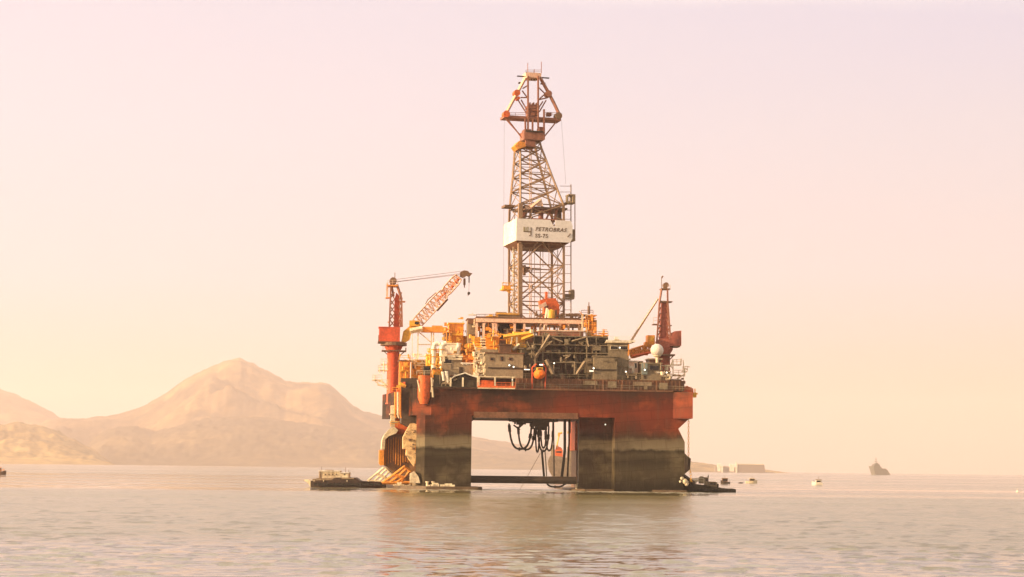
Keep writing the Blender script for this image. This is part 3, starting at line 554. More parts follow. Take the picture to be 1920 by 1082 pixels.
m = MB(DF); zz = zb_ - 1.3
m.add([(a, -1.1, zb_), (b - .7, -1.1, zb_), (b - .7, WD + .7, zb_), (a, WD + .7, zb_), (a + 1.6, 1.6, zz), (b - 2.6, 1.6, zz), (b - 2.6, WD - 1, zz), (a + 1.6, WD - 1, zz)], [(0, 1, 5, 4), (1, 2, 6, 5), (2, 3, 7, 6), (3, 0, 4, 7), (4, 5, 6, 7)])
m.build('racking_floor', BRN, dk)
m = MB(DF)
for x in (975, 1008, 1018, 1050): m.bar(DP(x, 454.5, -1.15), (DP(x + (9 if x != 1008 else -9), 466, 1.5)[0], 1.5, zz - .12), .2)
m.build('knee_brace', DST, dk)
INK = mat('faded_lettering', (.13, .085, .05), dirt=(.32, .25, .19), amt=.55, sc=1.4)
def text(s_, px, py, hgt, shear=0., wd=1.):
    cu = bpy.data.curves.new('t', 'FONT'); cu.body = s_; cu.size = 1; cu.shear = shear; cu.extrude = .02; cu.space_character = 1.12; cu.offset = .02
    tmp = bpy.data.objects.new('t', cu); COL.objects.link(tmp); dg = bpy.context.evaluated_depsgraph_get(); me = bpy.data.meshes.new_from_object(tmp.evaluated_get(dg)); bpy.data.objects.remove(tmp)
    p = DP(px, py, -1.24); k = hgt / .70; m = MB(DF); m.v = [DF.W((p[0] + v.co.x * k * wd, -1.23 + v.co.z, p[2] + v.co.y * k)) for v in me.vertices]; m.f = [list(q_.vertices) for q_ in me.polygons]
    return m.build('lettering', INK, dk)
text('PETROBRAS', 1003.5, 432.6, .95, .25, 1.03); text('SS-75', 1003.5, 445, .95, 0, 1.0)
m = MB(DF); m.rect(981.5, 425, 983, 434, -1.26, .06); m.rect(989, 425, 990.6, 434, -1.26, .06); m.rect(983, 432.5, 989, 434.5, -1.26, .06); m.rect(983, 425.5, 984.5, 432.5, -1.26, .03); m.rect(986, 426, 987.2, 432, -1.26, .05)
m.build('logo', mat('faded_green', (.30, .27, .15), dirt=(.42, .35, .26), sc=1.2), dk)
m = MB(DF); m.rect(981.5, 433.4, 994.5, 435, -1.28, .05); m.rect(994.8, 426.5, 996.6, 440.5, -1.28, .05); m.rect(992, 441, 996, 442.6, -1.28, .05); m.build('logo', INK, dk)
m = MB(DF); m.bar(DP(1064, 444.5, -1.27), DP(1067, 441.5, -1.27), .16); m.bar(DP(1067, 441.5, -1.27), DP(1069.5, 438, -1.27), .16); m.build('logo', INK, dk)
m = MB(DF); m.rect(1072, 430, 1079, 434, 1, 2); m.rect(1071, 434, 1078, 452, .5, 2.5); m.build('side_hood', BGE, dk)
# monkey board and the gear around it
m = MB(DF); m.rect(978, 388, 1064, 391.5, .5, 9); m.rect(947, 384, 966, 388, 6, 4); m.build('monkey_board', STL, dk)
m = MB(DF)
m.bar(DP(995, 389, -.2), DP(1013, 375, -.2), .6); m.bar(DP(1013, 373, -.2), DP(1017, 386, -.2), .4); m.rect(1008, 378, 1014, 386, -.3, 1); m.rect(985, 384, 995, 392, 0, 2); m.build('racking_arm', PNK, dk)
m = MB(DF); m.prism([(DP(1030, 392)[0], DP(1030, 394)[2]), (DP(1066, 384)[0], DP(1066, 383)[2]), (DP(1070, 374)[0], DP(1070, 377)[2]), (DP(1054, 376)[0], DP(1054, 380)[2]), (DP(1036, 384)[0], DP(1036, 388)[2]), (DP(1030, 390)[0], DP(1030, 391)[2])], .6, 2.2); m.build('casing_platform', DST, dk)
m = MB(DF); m.rect(1066, 364, 1079, 366, -.4, 3); m.rect(1066, 379, 1079, 381, -.4, 3); m.rect(1074, 365, 1079, 380, -.5, 3.2); m.rect(1063, 366, 1066, 380, 0, 1.2); m.build('side_basket', BGE, dk)
m = MB(DF); m.rect(1010, 392, 1029, 395, 1, 6); m.rect(1013, 394, 1019, 411, 2, 2); m.rect(976, 398, 986, 411, 1, 2); m.rect(1000, 410, 1045, 412.5, -.5, 5); m.bar(DP(1024, 411, 1), DP(1033, 393, 1), .35); m.bar(DP(1036, 411, 1), DP(1027, 393, 1), .35); m.bar(DP(1040, 411, 1), DP(1044, 393, 1), .5); m.build('finger_board', RST, dk)
m = MB(DF); m.rect(1047, 389, 1053, 412, 3, 2); m.bar(DP(983, 411, 0), DP(990, 393, 0), .3); m.bar(DP(992, 411, 0), DP(998, 393, 0), .3); m.build('stand_frame', STL, dk)
# small platforms low on the tower
m = MB(DF); a0 = DP(942, 541, 6); b0 = DP(962, 541, 6); m.box(a0[0], 6, a0[2] - .3, b0[0], 9, a0[2]); m.rails([a0, b0], r=.08, h=1.4, gap=1); m.rect(942, 529.5, 951, 531, 7, .3); m.rect(944, 536, 958, 545, 6.5, 2); m.bar(DP(944, 542, 6), DP(958, 549, 6), .3); m.build('side_platform', YEL, dk)
m = MB(DF); a0 = DP(1058, 558, 2); b0 = DP(1077, 558, 2); m.box(a0[0], 2, a0[2] - .3, b0[0], 5, a0[2]); m.rect(1071, 543, 1077, 559, 2, 2.5); m.rect(1058, 552, 1072, 557, 2.4, 1.5); m.rails([a0, b0], r=.08, h=1.6); m.build('side_platform', BGE, dk)
m = MB(DF); m.rect(982, 500, 994, 503, 2, 4); m.rect(983, 503, 991, 510, 2, 3); m.rect(982, 497, 986, 516, 2, 1); m.rails([DP(982, 511, 1), DP(1013, 511, 1)], r=.07); m.build('side_platform', STL, dk)
# crown section
m = MB(DF); m.rect(983, 246, 1020, 262, 1.7, 4.6); m.rect(984, 242, 996, 247, 2, 3); m.rect(1012, 238, 1020, 247, 2.2, 3); m.rect(986, 263, 1004, 275, 2, 4); m.rect(990, 274, 1001, 279, 3, 2); m.build('crown_block', RST, dk)
m = MB(DF); m.rect(992, 196, 1010, 216, 3, 3.2); m.rect(994, 204, 1008, 208, 2.7, .4); m.rect(990, 200, 1012, 203, 2.7, 3); 
for x in (994, 1001, 1008): m.rect(x - 1.2, 192, x + 1.2, 197, 3.4, 2)
m.rect(997, 211, 1003, 217, 2.6, 1); m.build('travelling_block', RST, dk)
for x0, y0, x1, y1 in ((985, 222, 985, 262), (998.5, 222, 998.5, 246), (1020, 205, 1020, 262), (990, 142, 990, 246), (1009, 142, 1009, 240)):
    for v in (1.9, 6.4):
        m = MB(DF); m.bar(DP(x0, y0, v), DP(x1, y1, v), .42); m.build('crown_post', RST, dk)
m = MB(DF); m.rect(945, 218.6, 1052, 223.4, 2.2, 4.2); m.build('water_table', RST, dk)
m = MB(DF); m.rails([DP(948, 219, 2.3), DP(985, 218.5, 2.3)], r=.06, h=1); m.rails([DP(1020, 218, 2.3), DP(1050, 218.5, 2.3)], r=.06, h=1); m.rect(1026, 211, 1034, 217, 3, 1.5); m.build('railing', RST, dk)
for sgn, pts in ((-1, [(948, 214), (961, 190), (971, 172), (985, 146)]), (1, [(1050, 218), (1040, 196), (1028, 173), (1013, 146)])):
    for v in (2.4, 6.0):
        m = MB(DF)
        for a, b in zip(pts, pts[1:]): m.bar(DP(*a, v), DP(*b, v), .62)
        m.build('a_frame_leg', PNK if sgn < 0 and v < 3 else RST, dk)
for v in (2.6, 6):
    m = MB(DF)
    for a, b in (((948, 223), (976, 254)), ((952, 224), (978, 258)), ((1045, 226), (1020, 257)), ((976, 183), (990, 183)), ((977, 187), (989, 208)), ((971, 187), (988, 214)), ((979, 170), (988, 182)), ((980, 166), (990, 160)), ((1028, 183), (1010, 187)), ((1024, 188), (1011, 210)), ((1018, 190), (1010, 202)), ((1022, 176), (1010, 164)), ((1010, 187), (1023, 175))): m.bar(DP(*a, v), DP(*b, v), .24)
    m.build('crown_bracing', RST, dk)
for x, y, r, mt in ((969.5, 174, .95, REDL), (950, 213.5, 1.0, REDL), (1029, 175.5, .95, RST), (1047.5, 217, 1.05, STL), (972, 184, .5, REDL)):
    m = MB(DF); c = DP(x, y, 2.0); m.tube((c[0], 1.8, c[2]), (c[0], 3.9, c[2]), r * .88, n=14); m.build('sheave_drum', mt, dk, smooth=True)
m = MB(DF); m.rect(986, 136, 1015, 143, 2.6, 3.4); m.rect(988, 142, 1012, 145.5, 2.2, 4.2); m.build('top_platform', PNK, dk)
m = MB(DF); m.rect(970, 143.4, 1030, 145.2, 4, .5); m.rect(973, 154, 983, 156, 3, 1); m.rect(1015, 155, 1023, 157.4, 3, 1); m.rect(986, 245, 1019, 247.6, 1.4, .3)
for x in (996, 1001, 1006): m.bar(DP(x, 146, 4), DP(x + 1, 151, 4), .3)
m.build('yardarm', DRK, dk)
m = MB(DF); m.tube(DP(989.5, 137, 4), DP(989.5, 118, 4), .09, n=5); m.tube(DP(1015, 137, 4), DP(1015, 116, 4), .10, n=5); m.tube(DP(1002, 137, 4), DP(1002, 130, 4), .08, n=5); m.rails([DP(986, 137, 2.6), DP(1015, 137, 2.6)], r=.05, h=.8); m.tube(DP(978, 155, 3.2), DP(981, 148, 3.2), .07); m.build('antenna', RST, dk)
m = MB(DF); m.prism([(DP(967, 270)[0], DP(967, 272)[2]), (DP(975, 262)[0], DP(975, 263)[2]), (DP(986, 264)[0], DP(986, 266)[2]), (DP(988, 271)[0], DP(988, 273)[2]), (DP(972, 277)[0], DP(972, 279)[2])], 1, 5); m.build('crown_platform', ORA, dk)
m = MB(DF); m.tube(DP(945.5, 222, 4), DP(944, 540, 4), .03, n=4); m.tube(DP(1052.5, 224, 4), DP(1061, 345, 4), .03, n=4); m.build('guy_line', STL, dk)
# red and orange hoisting unit with its yellow tank at the foot of the tower
td = thing('pipe_handler', 'red pipe handling machine with a yellow tank at the derrick foot', 'drilling machine', DF.W(DP(1030, 598, -2)))
m = MB(DF); m.prism([(DP(a, b, -2)[0], DP(a, b, -2)[2]) for a, b in ((1013, 570), (1013, 563), (1024, 559), (1042, 559), (1049, 572), (1049, 598), (1038, 600), (1020, 598), (1021, 572))], -1.9, 0); m.rect(1023, 547, 1027, 560, -1.6, .8); m.build('frame', REDL, td)
m = MB(DF); m.prism([(DP(a, b, -2.4)[0], DP(a, b, -2.4)[2]) for a, b in ((1010, 573), (1023, 566), (1025, 573), (1012, 580))], -2.5, -1.95); m.build('arm', PNK, td)
m = MB(DF); c = DP(1033.5, 603, -3.2); m.lathe(c, [(.8, 0), (.95, .15), (.95, 2.6), (.5, 3.0), (.2, 3.1)], 16); m.build('tank', YEL, td, smooth=True)
m = MB(DF); c = DP(1028, 603, -3.4); m.lathe(c, [(.28, 0), (.28, 2.9), (.1, 3.1)], 10); m.build('tank', CRM, td, smooth=True)
m = MB(DF); m.bar(DP(1018, 628, -3.2), DP(1026, 578, -3.2), .5); m.build('strut', PNK, td)
m = MB(DF)
for i in range(16): x, y = 1018 + rng.random() * 28, 573 + rng.random() * 22; m.rect(x, y, x + 1 + 3 * rng.random(), y + 1 + 4 * rng.random(), -2.15, .3)
m.build('fitting', STL, td)
# ------------------------------------------------------------------ cranes
def lattice(m, p, q, wdt, dep, up, n, r=.10, rc=.16, taper=.5):
    """Four-chord boom from p to q; up = direction of its height."""
    p, q, up = Vector(p), Vector(q), Vector(up).normalized(); d = (q - p).normalized(); sd = d.cross(up).normalized(); up = sd.cross(d)
    def k(t): s_ = min(1, t * 5 + taper) * min(1, (1 - t) * 5 + taper); c = p.lerp(q, t); return [c + up * a * wdt / 2 * s_ + sd * b * dep / 2 * s_ for a, b in ((1, 1), (1, -1), (-1, -1), (-1, 1))]
    for i in range(n):
        a, b = k(i / n), k((i + 1) / n)
        for c in range(4):
            m.tube(a[c], b[c], rc, n=4); e = (c + 1) % 4
            if i % 2: m.tube(a[c], b[e], r, n=4)
            else: m.tube(a[e], b[c], r, n=4)
            m.tube(b[c], b[e], r, n=4)
V1 = 38
cr = thing('deck_crane', 'red pedestal crane on the left corner with its lattice boom raised to the right', 'crane', HF.W((P(738, 640, V1)[0], V1, ZT)), 'pedestal cranes of the platform')
def cp(px, py, dv=0.): return P(px, py, V1 + dv)
zc = lambda py, px=738: cp(px, py)[2]; c0 = cp(738, 640); zbm = zc(758)
m = MB(HF); m.lathe((c0[0], V1, zbm), [(1.9, 0), (1.62, .6), (1.62, zc(660) - zbm), (2.3, zc(652) - zbm), (2.4, zc(648) - zbm)], 24); m.build('pedestal', RED, cr, smooth=True)
m = MB(HF); m.tube(cp(738, 648.5), cp(738, 643), 3.5, n=20); m.build('slewing_ring', STL, cr)
m = MB(HF); m.rect(711, 613, 750, 641.5, V1 - 2.4, 5); m.rect(710, 612.4, 727, 614, V1 - 2.6, 5.4); m.build('machinery_house', RED, cr)
m = MB(HF); m.rect(709.5, 628, 711, 641, V1 - 2, 3); m.rect(708.8, 640, 757, 642.5, V1 - 2.8, 5.6); m.build('skirt', BRN, cr)
m = MB(HF); m.prism([cp(752, 644)[::2], cp(756, 622)[::2], cp(768, 612)[::2], cp(778, 605)[::2], cp(785, 607)[::2], cp(776, 619)[::2], cp(771, 625)[::2], cp(768, 637)[::2], cp(760, 642)[::2]], V1 - 1.6, V1 + 1.6); m.build('boom_foot', YEL, cr)
m = MB(HF); m.rect(768, 601, 787, 611, V1 - 2.3, 3); m.build('cab', YEL, cr)
m = MB(HF); m.rect(778, 603, 785, 608, V1 - 2.42, .12); m.build('window', GLS, cr)
# gantry tower: plated middle, lattice edges
m = MB(HF); m.prism([cp(738, 613)[::2], cp(752, 613)[::2], cp(749, 556)[::2], cp(743, 549)[::2], cp(740, 560)[::2]], V1 - .9, V1 + .9); m.build('gantry_plate', RED, cr)
for a, b in (((730, 613), (733, 533)), ((754, 613), (753, 560))):
    for dv in (-1.5, 1.5): m = MB(HF); m.bar(cp(*a, dv), cp(*b, dv), .42); m.build('gantry_leg', RST, cr)
m = MB(HF)
for i in range(5):
    y0, y1 = 613 - i * 13, 613 - (i + 1) * 13
    for dv in (-1.5, 1.5): m.bar(cp(730.5, y0, dv), cp(740, y1, dv), .2); m.bar(cp(740, y0, dv), cp(731.5, y1, dv), .2); m.bar(cp(754, y0, dv), cp(748, y1, dv), .22); m.bar(cp(749, y0, dv), cp(753, y1, dv), .22)
for dv in (-1.2, 1.2):
    m.bar(cp(753, 562, dv), cp(748, 545, dv), .5); m.bar(cp(748, 545, dv), cp(744, 533, dv), .5); m.bar(cp(734, 533, dv), cp(738, 556, dv), .4)
m.build('gantry_bracing', RST, cr)
m = MB(HF); m.rect(726, 534, 746, 536.5, V1 - 2, 4); m.rect(723, 557, 734, 559, V1 - 1, 2.4); m.rect(750, 564.5, 760, 566, V1 - 1, 2.4); m.rect(727, 603, 731, 604.5, V1 - 1, 2); m.build('platform', ORA, cr)
m = MB(HF); m.rect(724, 531, 728, 556, V1 - .8, .3); m.rails([cp(726, 534, -2), cp(746, 534, -2)], r=.06, h=1.2, gap=1.3); m.build('ladder_cage', PNK, cr)
m = MB(HF); c = cp(737, 527.5); m.tube((c[0], V1 - 1.4, c[2]), (c[0], V1 + 1.4, c[2]), .95, n=16); m.rect(734, 526, 740, 534, V1 - 1.5, 3); m.build('sheave', STL, cr)
m = MB(HF); m.tube(cp(740.5, 526), cp(740.5, 511), .1, n=5); m.build('antenna', STL, cr)
m = MB(HF); bd = Vector(cp(860, 518)) - Vector(cp(775, 612)); upv = Vector((-bd.z, 0, bd.x)); 
lattice(m, cp(776, 612), cp(836, 547), 2.9, 2.4, upv, 11, .11, .15); m.build('boom', PNK, cr)
m = MB(HF); lattice(m, cp(833, 550), cp(860, 520), 2.5, 2.2, upv, 5, .12, .17, .75); m.build('boom', PNK, cr); m = MB(HF); m.bar(cp(845, 541), cp(862, 520), .55); m.bar(cp(818, 565), cp(838, 546), .4); m.build('boom_panel', REDL, cr)
m = MB(HF); m.bar(cp(802, 562), cp(818, 548.5), .18); m.bar(cp(820, 583), cp(840, 561), .25); m.tube(cp(802, 562), cp(798, 570), .12); m.build('boom_walkway', STL, cr)
m = MB(HF); m.prism([cp(a, b)[::2] for a, b in ((862, 518), (863, 510), (870, 507.5), (877, 508.5), (880, 512), (885.5, 513), (880, 519), (875, 517), (868, 521))], V1 - .9, V1 + .9); m.build('boom_head', STL, cr)
m = MB(HF)
for a, b in (((742, 524), (862, 509)), ((743, 528), (863, 513)), ((745, 528.5), (862, 515))): m.tube(cp(*a), cp(*b), .05, n=4)
m.build('pendant_line', STL, cr)
m = MB(HF); m.tube(cp(870.5, 519), cp(870.5, 524), .06); m.rect(869, 522, 873, 534, V1 - .4, .8); m.rect(870, 533, 872, 539, V1 - .3, .5); m.build('hook_block', STL, cr)
m = MB(HF); m.tube(cp(879.5, 516), cp(879.5, 530), .16); m.tube(cp(879.5, 530), cp(879, 549), .04); m.ball(cp(879, 550), .4, 8, 6); m.tube(cp(879, 552), cp(877, 554), .12); m.build('hook', DRK, cr)
m = MB(HF); m.rect(716, 656.5, 762, 658.5, V1 - 2, 4); m.tube(cp(719, 658), cp(730, 668), .12); m.tube(cp(760, 658), cp(748, 668), .14); m.rails([cp(718, 657, -2), cp(728, 657, -2)], r=.05); m.rect(760, 652, 762, 657, V1 - 1, .4); m.build('pedestal_platform', STL, cr)
# boom rest with the long yellow beam
br = thing('boom_rest', 'long yellow beam on thin posts stretching from the left crane to the orange house', 'boom rest', HF.W((P(800, 640, 24)[0], 24, ZU)))
m = MB(HF); m.rect(790, 613, 838, 623, 24, 2); m.rect(810, 610.5, 830, 614, 24.3, 1.2); m.build('beam', ORA, br)
m = MB(HF); m.bar(P(769, 621, 23.8), P(792, 616, 23.8), 1.0); m.build('beam', CRM, br)
for x in (784, 809, 813):
    m = MB(HF); a = P(x, 622, 24.6); m.bar(a, (a[0], a[1], ZU), .3); m.build('post', CRM, br)
m = MB(HF); m.bar(P(786, 623, 24.6), P(808, 642, 24.6), .18); m.bar(P(784, 646, 24.6), P(807, 646, 24.6), .18); m.bar(P(773, 622, 24.6), P(773, 670, 24.6), .15); m.build('brace', CRM, br)

V2 = 22
cr2 = thing('deck_crane', 'red pedestal crane on the right side behind the white radome, boom lowered to the left', 'crane', HF.W((P(1244, 690, V2)[0], V2, ZU)), 'pedestal cranes of the platform')
def ep(px, py, dv=0.): return P(px, py, V2 + dv)
c0 = ep(1245.5, 680); z0 = ZU
m = MB(HF); m.lathe((c0[0], V2, z0), [(1.5, 0), (1.5, ep(1245, 664)[2] - z0), (2.2, ep(1245, 656)[2] - z0), (2.2, ep(1245, 651)[2] - z0)], 24); m.build('pedestal', FRD, cr2, smooth=True)
m = MB(HF); m.prism([ep(a, b)[::2] for a, b in ((1231, 640), (1236, 636), (1256.5, 636), (1258, 625), (1263, 622), (1275, 621), (1275, 649), (1254, 650), (1252, 655), (1236, 655))], V2 - 2, V2 + 2.4); m.build('machinery_house', FRD, cr2)
m = MB(HF); m.rect(1262, 648.6, 1275.5, 650.6, V2 - 2.1, 4.6); m.build('skirt', STL, cr2)
m = MB(HF); m.prism([ep(a, b)[::2] for a, b in ((1236, 636), (1253, 636), (1250, 567), (1240, 567))], V2 - .9, V2 + .9); m.build('gantry_plate', FRD, cr2)
for a, b in (((1231.5, 641), (1236.5, 566)), ((1257, 634), (1252, 566)), ((1236.5, 567), (1240.5, 542)), ((1252, 567), (1251.5, 542))):
    for dv in (-1.4, 1.4): m = MB(HF); m.bar(ep(*a, dv), ep(*b, dv), .40); m.build('gantry_leg', RST, cr2)
m = MB(HF)
for i in range(6):
    y0, y1 = 632 - i * 11, 632 - (i + 1) * 11
    for dv in (-1.2, 1.2): m.bar(ep(1232 + i * .8, y0, dv), ep(1238, y1, dv), .18); m.bar(ep(1256 - i * .7, y0, dv), ep(1250, y1, dv), .18); m.bar(ep(1232 + i * .8, y0, dv), ep(1240, y0, dv), .16); m.bar(ep(1250, y0, dv), ep(1256 - i * .7, y0, dv), .16)
m.build('gantry_bracing', RST, cr2)
m = MB(HF); m.rect(1240, 540.5, 1257, 542.6, V2 - 1.5, 3); m.rect(1250, 564.6, 1261, 566.4, V2 - 1.5, 3); m.rect(1225, 607, 1235, 608.8, V2 - 1.2, 2.6); m.rect(1255, 609.5, 1260, 611, V2 - 1.2, 2); m.rect(1239, 564, 1253, 566.6, V2 - 1.5, 3); m.build('platform', STL, cr2)
m = MB(HF); m.rails([ep(1225, 607, -1), ep(1233, 607, -1)], r=.06, h=1.6, gap=1); m.rails([ep(1252, 541, -1), ep(1257, 541, -1)], r=.06, h=.9, gap=.7); m.build('railing', PNK, cr2)
m = MB(HF); c = ep(1248, 535); m.tube((c[0], V2 - 1, c[2]), (c[0], V2 + 1, c[2]), .7, n=14); m.rect(1245, 534, 1251, 541, V2 - .9, 1.8); m.build('sheave', STL, cr2)
m = MB(HF); m.tube(ep(1240.5, 542), ep(1240.5, 519), .09, n=5); m.tube(ep(1240.5, 521), ep(1243, 517.5), .22); m.build('antenna', STL, cr2)
m = MB(HF); a, b = ep(1233, 558), ep(1183, 637)
for dv in (-.8, -.3, .3, .8): m.tube(ep(1234 + dv, 560, dv), ep(1184 + dv * 2, 638, dv), .11, n=4)
for i in range(14): p_ = Vector(a).lerp(Vector(b), i / 14); m.tube(p_ + Vector((-.4, -.8, 0)), p_ + Vector((.4, .8, -.6)), .07, n=4)
m.build('pendant_line', CRM, cr2)
m = MB(HF); lattice(m, ep(1222, 652), ep(1182, 664), 2.2, 2, (0, 0, 1), 8, .14, .22, .8); m.rect(1181, 655, 1215, 666, V2 + .1, .5); m.build('boom', ORA, cr2)
m = MB(HF); m.bar(ep(1185, 668, -1.3), ep(1222, 660, -1.3), .5); m.build('boom', REDL, cr2)
m = MB(HF); m.rect(1214, 628.5, 1228, 646, V2 - 1.8, 3); m.rect(1210, 641, 1222, 650, V2 - 1.5, 3); m.build('cab', ORA, cr2)
m = MB(HF); m.rect(1218, 631, 1226, 640, V2 - 1.92, .12); m.build('window', YEL, cr2)
m = MB(HF); m.rect(1236, 664, 1266, 666.4, V2 - 2.6, 4.5); m.tube(ep(1264, 666, -2), ep(1253, 677, -2), .14); m.build('pedestal_platform', STL, cr2)

# ------------------------------------------------------------------ houses and gear on deck
def pipework(m, u0, v0, z0, u1, v1, z1, n, r=(.08, .2)):
    for _ in range(n):
        u, v, z = rng.uniform(u0, u1), rng.uniform(v0, v1), rng.uniform(z0, z1); k = rng.random(); rr = rng.uniform(*r)
        if k < .34: m.tube((u, v, z), (min(u1, u + rng.uniform(1, 4)), v, z), rr, n=5)
        elif k < .68: m.tube((u, v, z), (u, v, min(z1, z + rng.uniform(1, 3.4))), rr, n=5)
        elif k < .78: m.tube((u, v, z), (u + rng.uniform(-1.6, 1.6), v, z + rng.uniform(-1.2, 1.4)), rr * .8, n=5)
        elif k < .92: a, b, c = rng.uniform(.3, 1.1), rng.uniform(.3, .9), rng.uniform(.3, 1.2); m.box(u - a / 2, v - b / 2, z, u + a / 2, v + b / 2, z + c)
        else: m.tube((u, v, z), (u, v + .01, z + rng.uniform(.6, 1.2)), rng.uniform(.25, .5), n=9)
    return m
def module(name, label, cat, box, v, d, mt, rf=None, win=(), doors=(), rail=True, ribs=0, pipes=0, pm=None, zb=None, group=None, over=.25, trim=(), lid=.28):
    x0, y0, x1, y1 = box; zb = ZU if zb is None else zb; u0, _, u1, z1 = B(x0, y0, x1, y1, v)
    t = thing(name, label, cat, HF.W(((u0 + u1) / 2, v + d / 2, zb)), group)
    m = MB(HF); m.box(u0, v, zb, u1, v + d, z1 - lid)
    for i in range(ribs): u = u0 + (i + .5) * (u1 - u0) / ribs; m.box(u - .09, v - .09, zb + .2, u + .09, v, z1 - lid - .12)
    m.build('wall', mt, t)
    m = MB(HF); m.box(u0 - over, v - over, z1 - lid, u1 + over, v + d + over, z1); m.build('roof', rf or mt, t)
    for (a, b_, c, e) in win:
        m = MB(HF); m.rect(a - .8, b_ - .8, c + .8, e + .8, v - .16, .16); f = m.build('window', rf or mt, t); m = MB(HF); m.rect(a, b_, c, e, v - .2, .04); m.build('pane', GLS, f)
    for (a, b_, c, e) in doors: m = MB(HF); m.rect(a, b_, c, e, v - .14, .14); m.build('door', DRK, t)
    for (a, b_, c, e, mm) in trim: m = MB(HF); m.rect(a, b_, c, e, v - .3, .3); m.build('trim', mm, t)
    if rail: m = MB(HF); m.rails([(u0, v + d, z1), (u0, v, z1), (u1, v, z1), (u1, v + d, z1)], r=.055); m.build('railing', pm or GRY, t)
    if pipes: m = MB(HF); pipework(m, u0, v - .9, zb + .2, u1, v - .15, z1, int(pipes * 1.5) if pm in (YEL, CRM, ORA) else pipes, (.09, .26))
    if pipes and pm in (YEL, CRM, ORA): pipework(m, u0, v + .1, z1, u1, v + 1.6, z1 + 1.5, pipes // 4 + 3, (.08, .2))
    if pipes: m.build('pipework', pm or STL, t)
    return t
CAB = 'houses and machinery modules on the platform deck'
module('deck_house', 'white deck house with rounded ducts, below the orange container', 'deck house', (826, 643, 863, 668), 10, 6, WHT, CRM, rail=False, pipes=10, pm=YEL, group=CAB, trim=((826, 664, 863, 666, ORA),))
module('deck_house', 'beige deck house with one dark square window above the pitched shed', 'deck house', (827, 667, 866, 700), 6.5, 3.2, BGE, CRM, win=((832, 673, 847, 681),), doors=((861.5, 688, 865, 699),), rail=False, pipes=6, pm=CRM, group=CAB)
module('deck_house', 'low beige block with dark slots, left of the big yellow engine', 'deck house', (866, 680, 889, 702), 6, 4, BGE, WHT, win=((868, 681, 873, 683.5), (875, 681, 882, 683.5)), doors=((861, 688, 868, 701),), rail=False, pipes=0, group=CAB)
module('deck_house', 'long grey-beige deck house with small square windows behind the red gallery', 'deck house', (911, 661, 981, 708), 3.4, 8, BGE, BRN, win=((920, 671, 924, 675), (939, 669, 943, 676), (955, 671, 959, 675)), rail=False, pipes=0, group=CAB, trim=((915, 689, 981, 691, DRK), (900, 655, 935, 660.5, BGE)))
module('mud_module', 'dark grey module between the long beige house and the lifeboat', 'machinery module', (975, 652, 1003, 708), 4.4, 6, GRN, GRN, win=((985, 661, 987, 668),), doors=((980, 683, 1002, 691),), rail=True, pipes=22, pm=GRY, group=CAB)
module('deck_house', 'olive grey block with a pale band, left below the ship-like bridge', 'deck house', (1114, 667, 1157, 711), 3.2, 6, GRY, GRY, rail=False, pipes=2, pm=GRN, group=CAB, trim=((1114, 692.5, 1157, 694, DRK),), win=())
module('deck_house', 'dark recessed block between two olive grey blocks on the right', 'deck house', (1157, 667, 1176, 711), 6, 4, GRN, GRN, rail=False, pipes=10, pm=GRY, group=CAB, trim=((1157, 690, 1175, 691.6, GRY),))
br_ = module('bridge_house', 'grey control cabin with two dark strip windows and a flat overhanging roof', 'control cabin', (1140, 641, 1179, 667), 5.2, 6, GRY, CRM, win=((1145, 649, 1158, 655), (1163, 649, 1176, 655)), rail=False, group=CAB, over=.6)
m = MB(HF); m.rect(1138, 637.5, 1191, 640.8, 4.6, 7); m.rect(1153, 632, 1159, 637.5, 7, 1); m.rails([P(1142, 637.5, 5), P(1180, 637.5, 5)], r=.05, h=.8); m.build('roof_deck', WHT, br_)
m = MB(HF); m.rect(1152, 636, 1161, 638.5, 4.5, .3); m.build('roof_box', CRM, br_)
m = MB(HF); m.rect(1177.5, 645, 1180, 667, 5.0, .5); m.build('corner_post', ORA, br_)
module('deck_house', 'small pink and white cabin block beside the grey control cabin', 'deck house', (1173, 676, 1196, 699), 6.5, 4, PNK, WHT, rail=False, pipes=8, pm=WHT, group=CAB, win=((1190, 681, 1194, 690),), trim=((1175, 686, 1186, 688, WHT),))
module('deck_house', 'grey cabin with one big square brown window below the white radome', 'deck house', (1204, 680, 1240, 712), 3.2, 6, GRY, GRY, win=((1218, 685, 1235, 694),), doors=((1207, 697, 1212, 710),), rail=False, pipes=3, pm=BGE, group=CAB, trim=((1203, 681, 1214, 702, mat('blue_grey_paint', (.22, .26, .25), amt=.3)), (1231, 697, 1237, 700, WHT)))
module('deck_house', 'low grey cabin at the foot of the right crane pedestal', 'deck house', (1238, 696, 1256, 712), 3.6, 4, BGE, GRY, rail=False, pipes=8, pm=CRM, group=CAB)
module('deck_house', 'dark brown low house top beneath the white radome', 'deck house', (1217, 672, 1240, 680), 8, 5, BRN, CRM, rail=False, group=CAB)
module('deck_house', 'dark narrow housing between the pink cabins and the big-window cabin', 'deck house', (1196, 677, 1204, 711), 7, 3, BRN, BGE, rail=False, pipes=4, pm=GRY, group=CAB)
module('deck_house', 'low dark housing along the deck edge below the pink and white cabins', 'deck house', (1174, 699, 1204, 711), 4.4, 2, GRN, GRY, rail=False, pipes=6, pm=BGE, group=CAB)
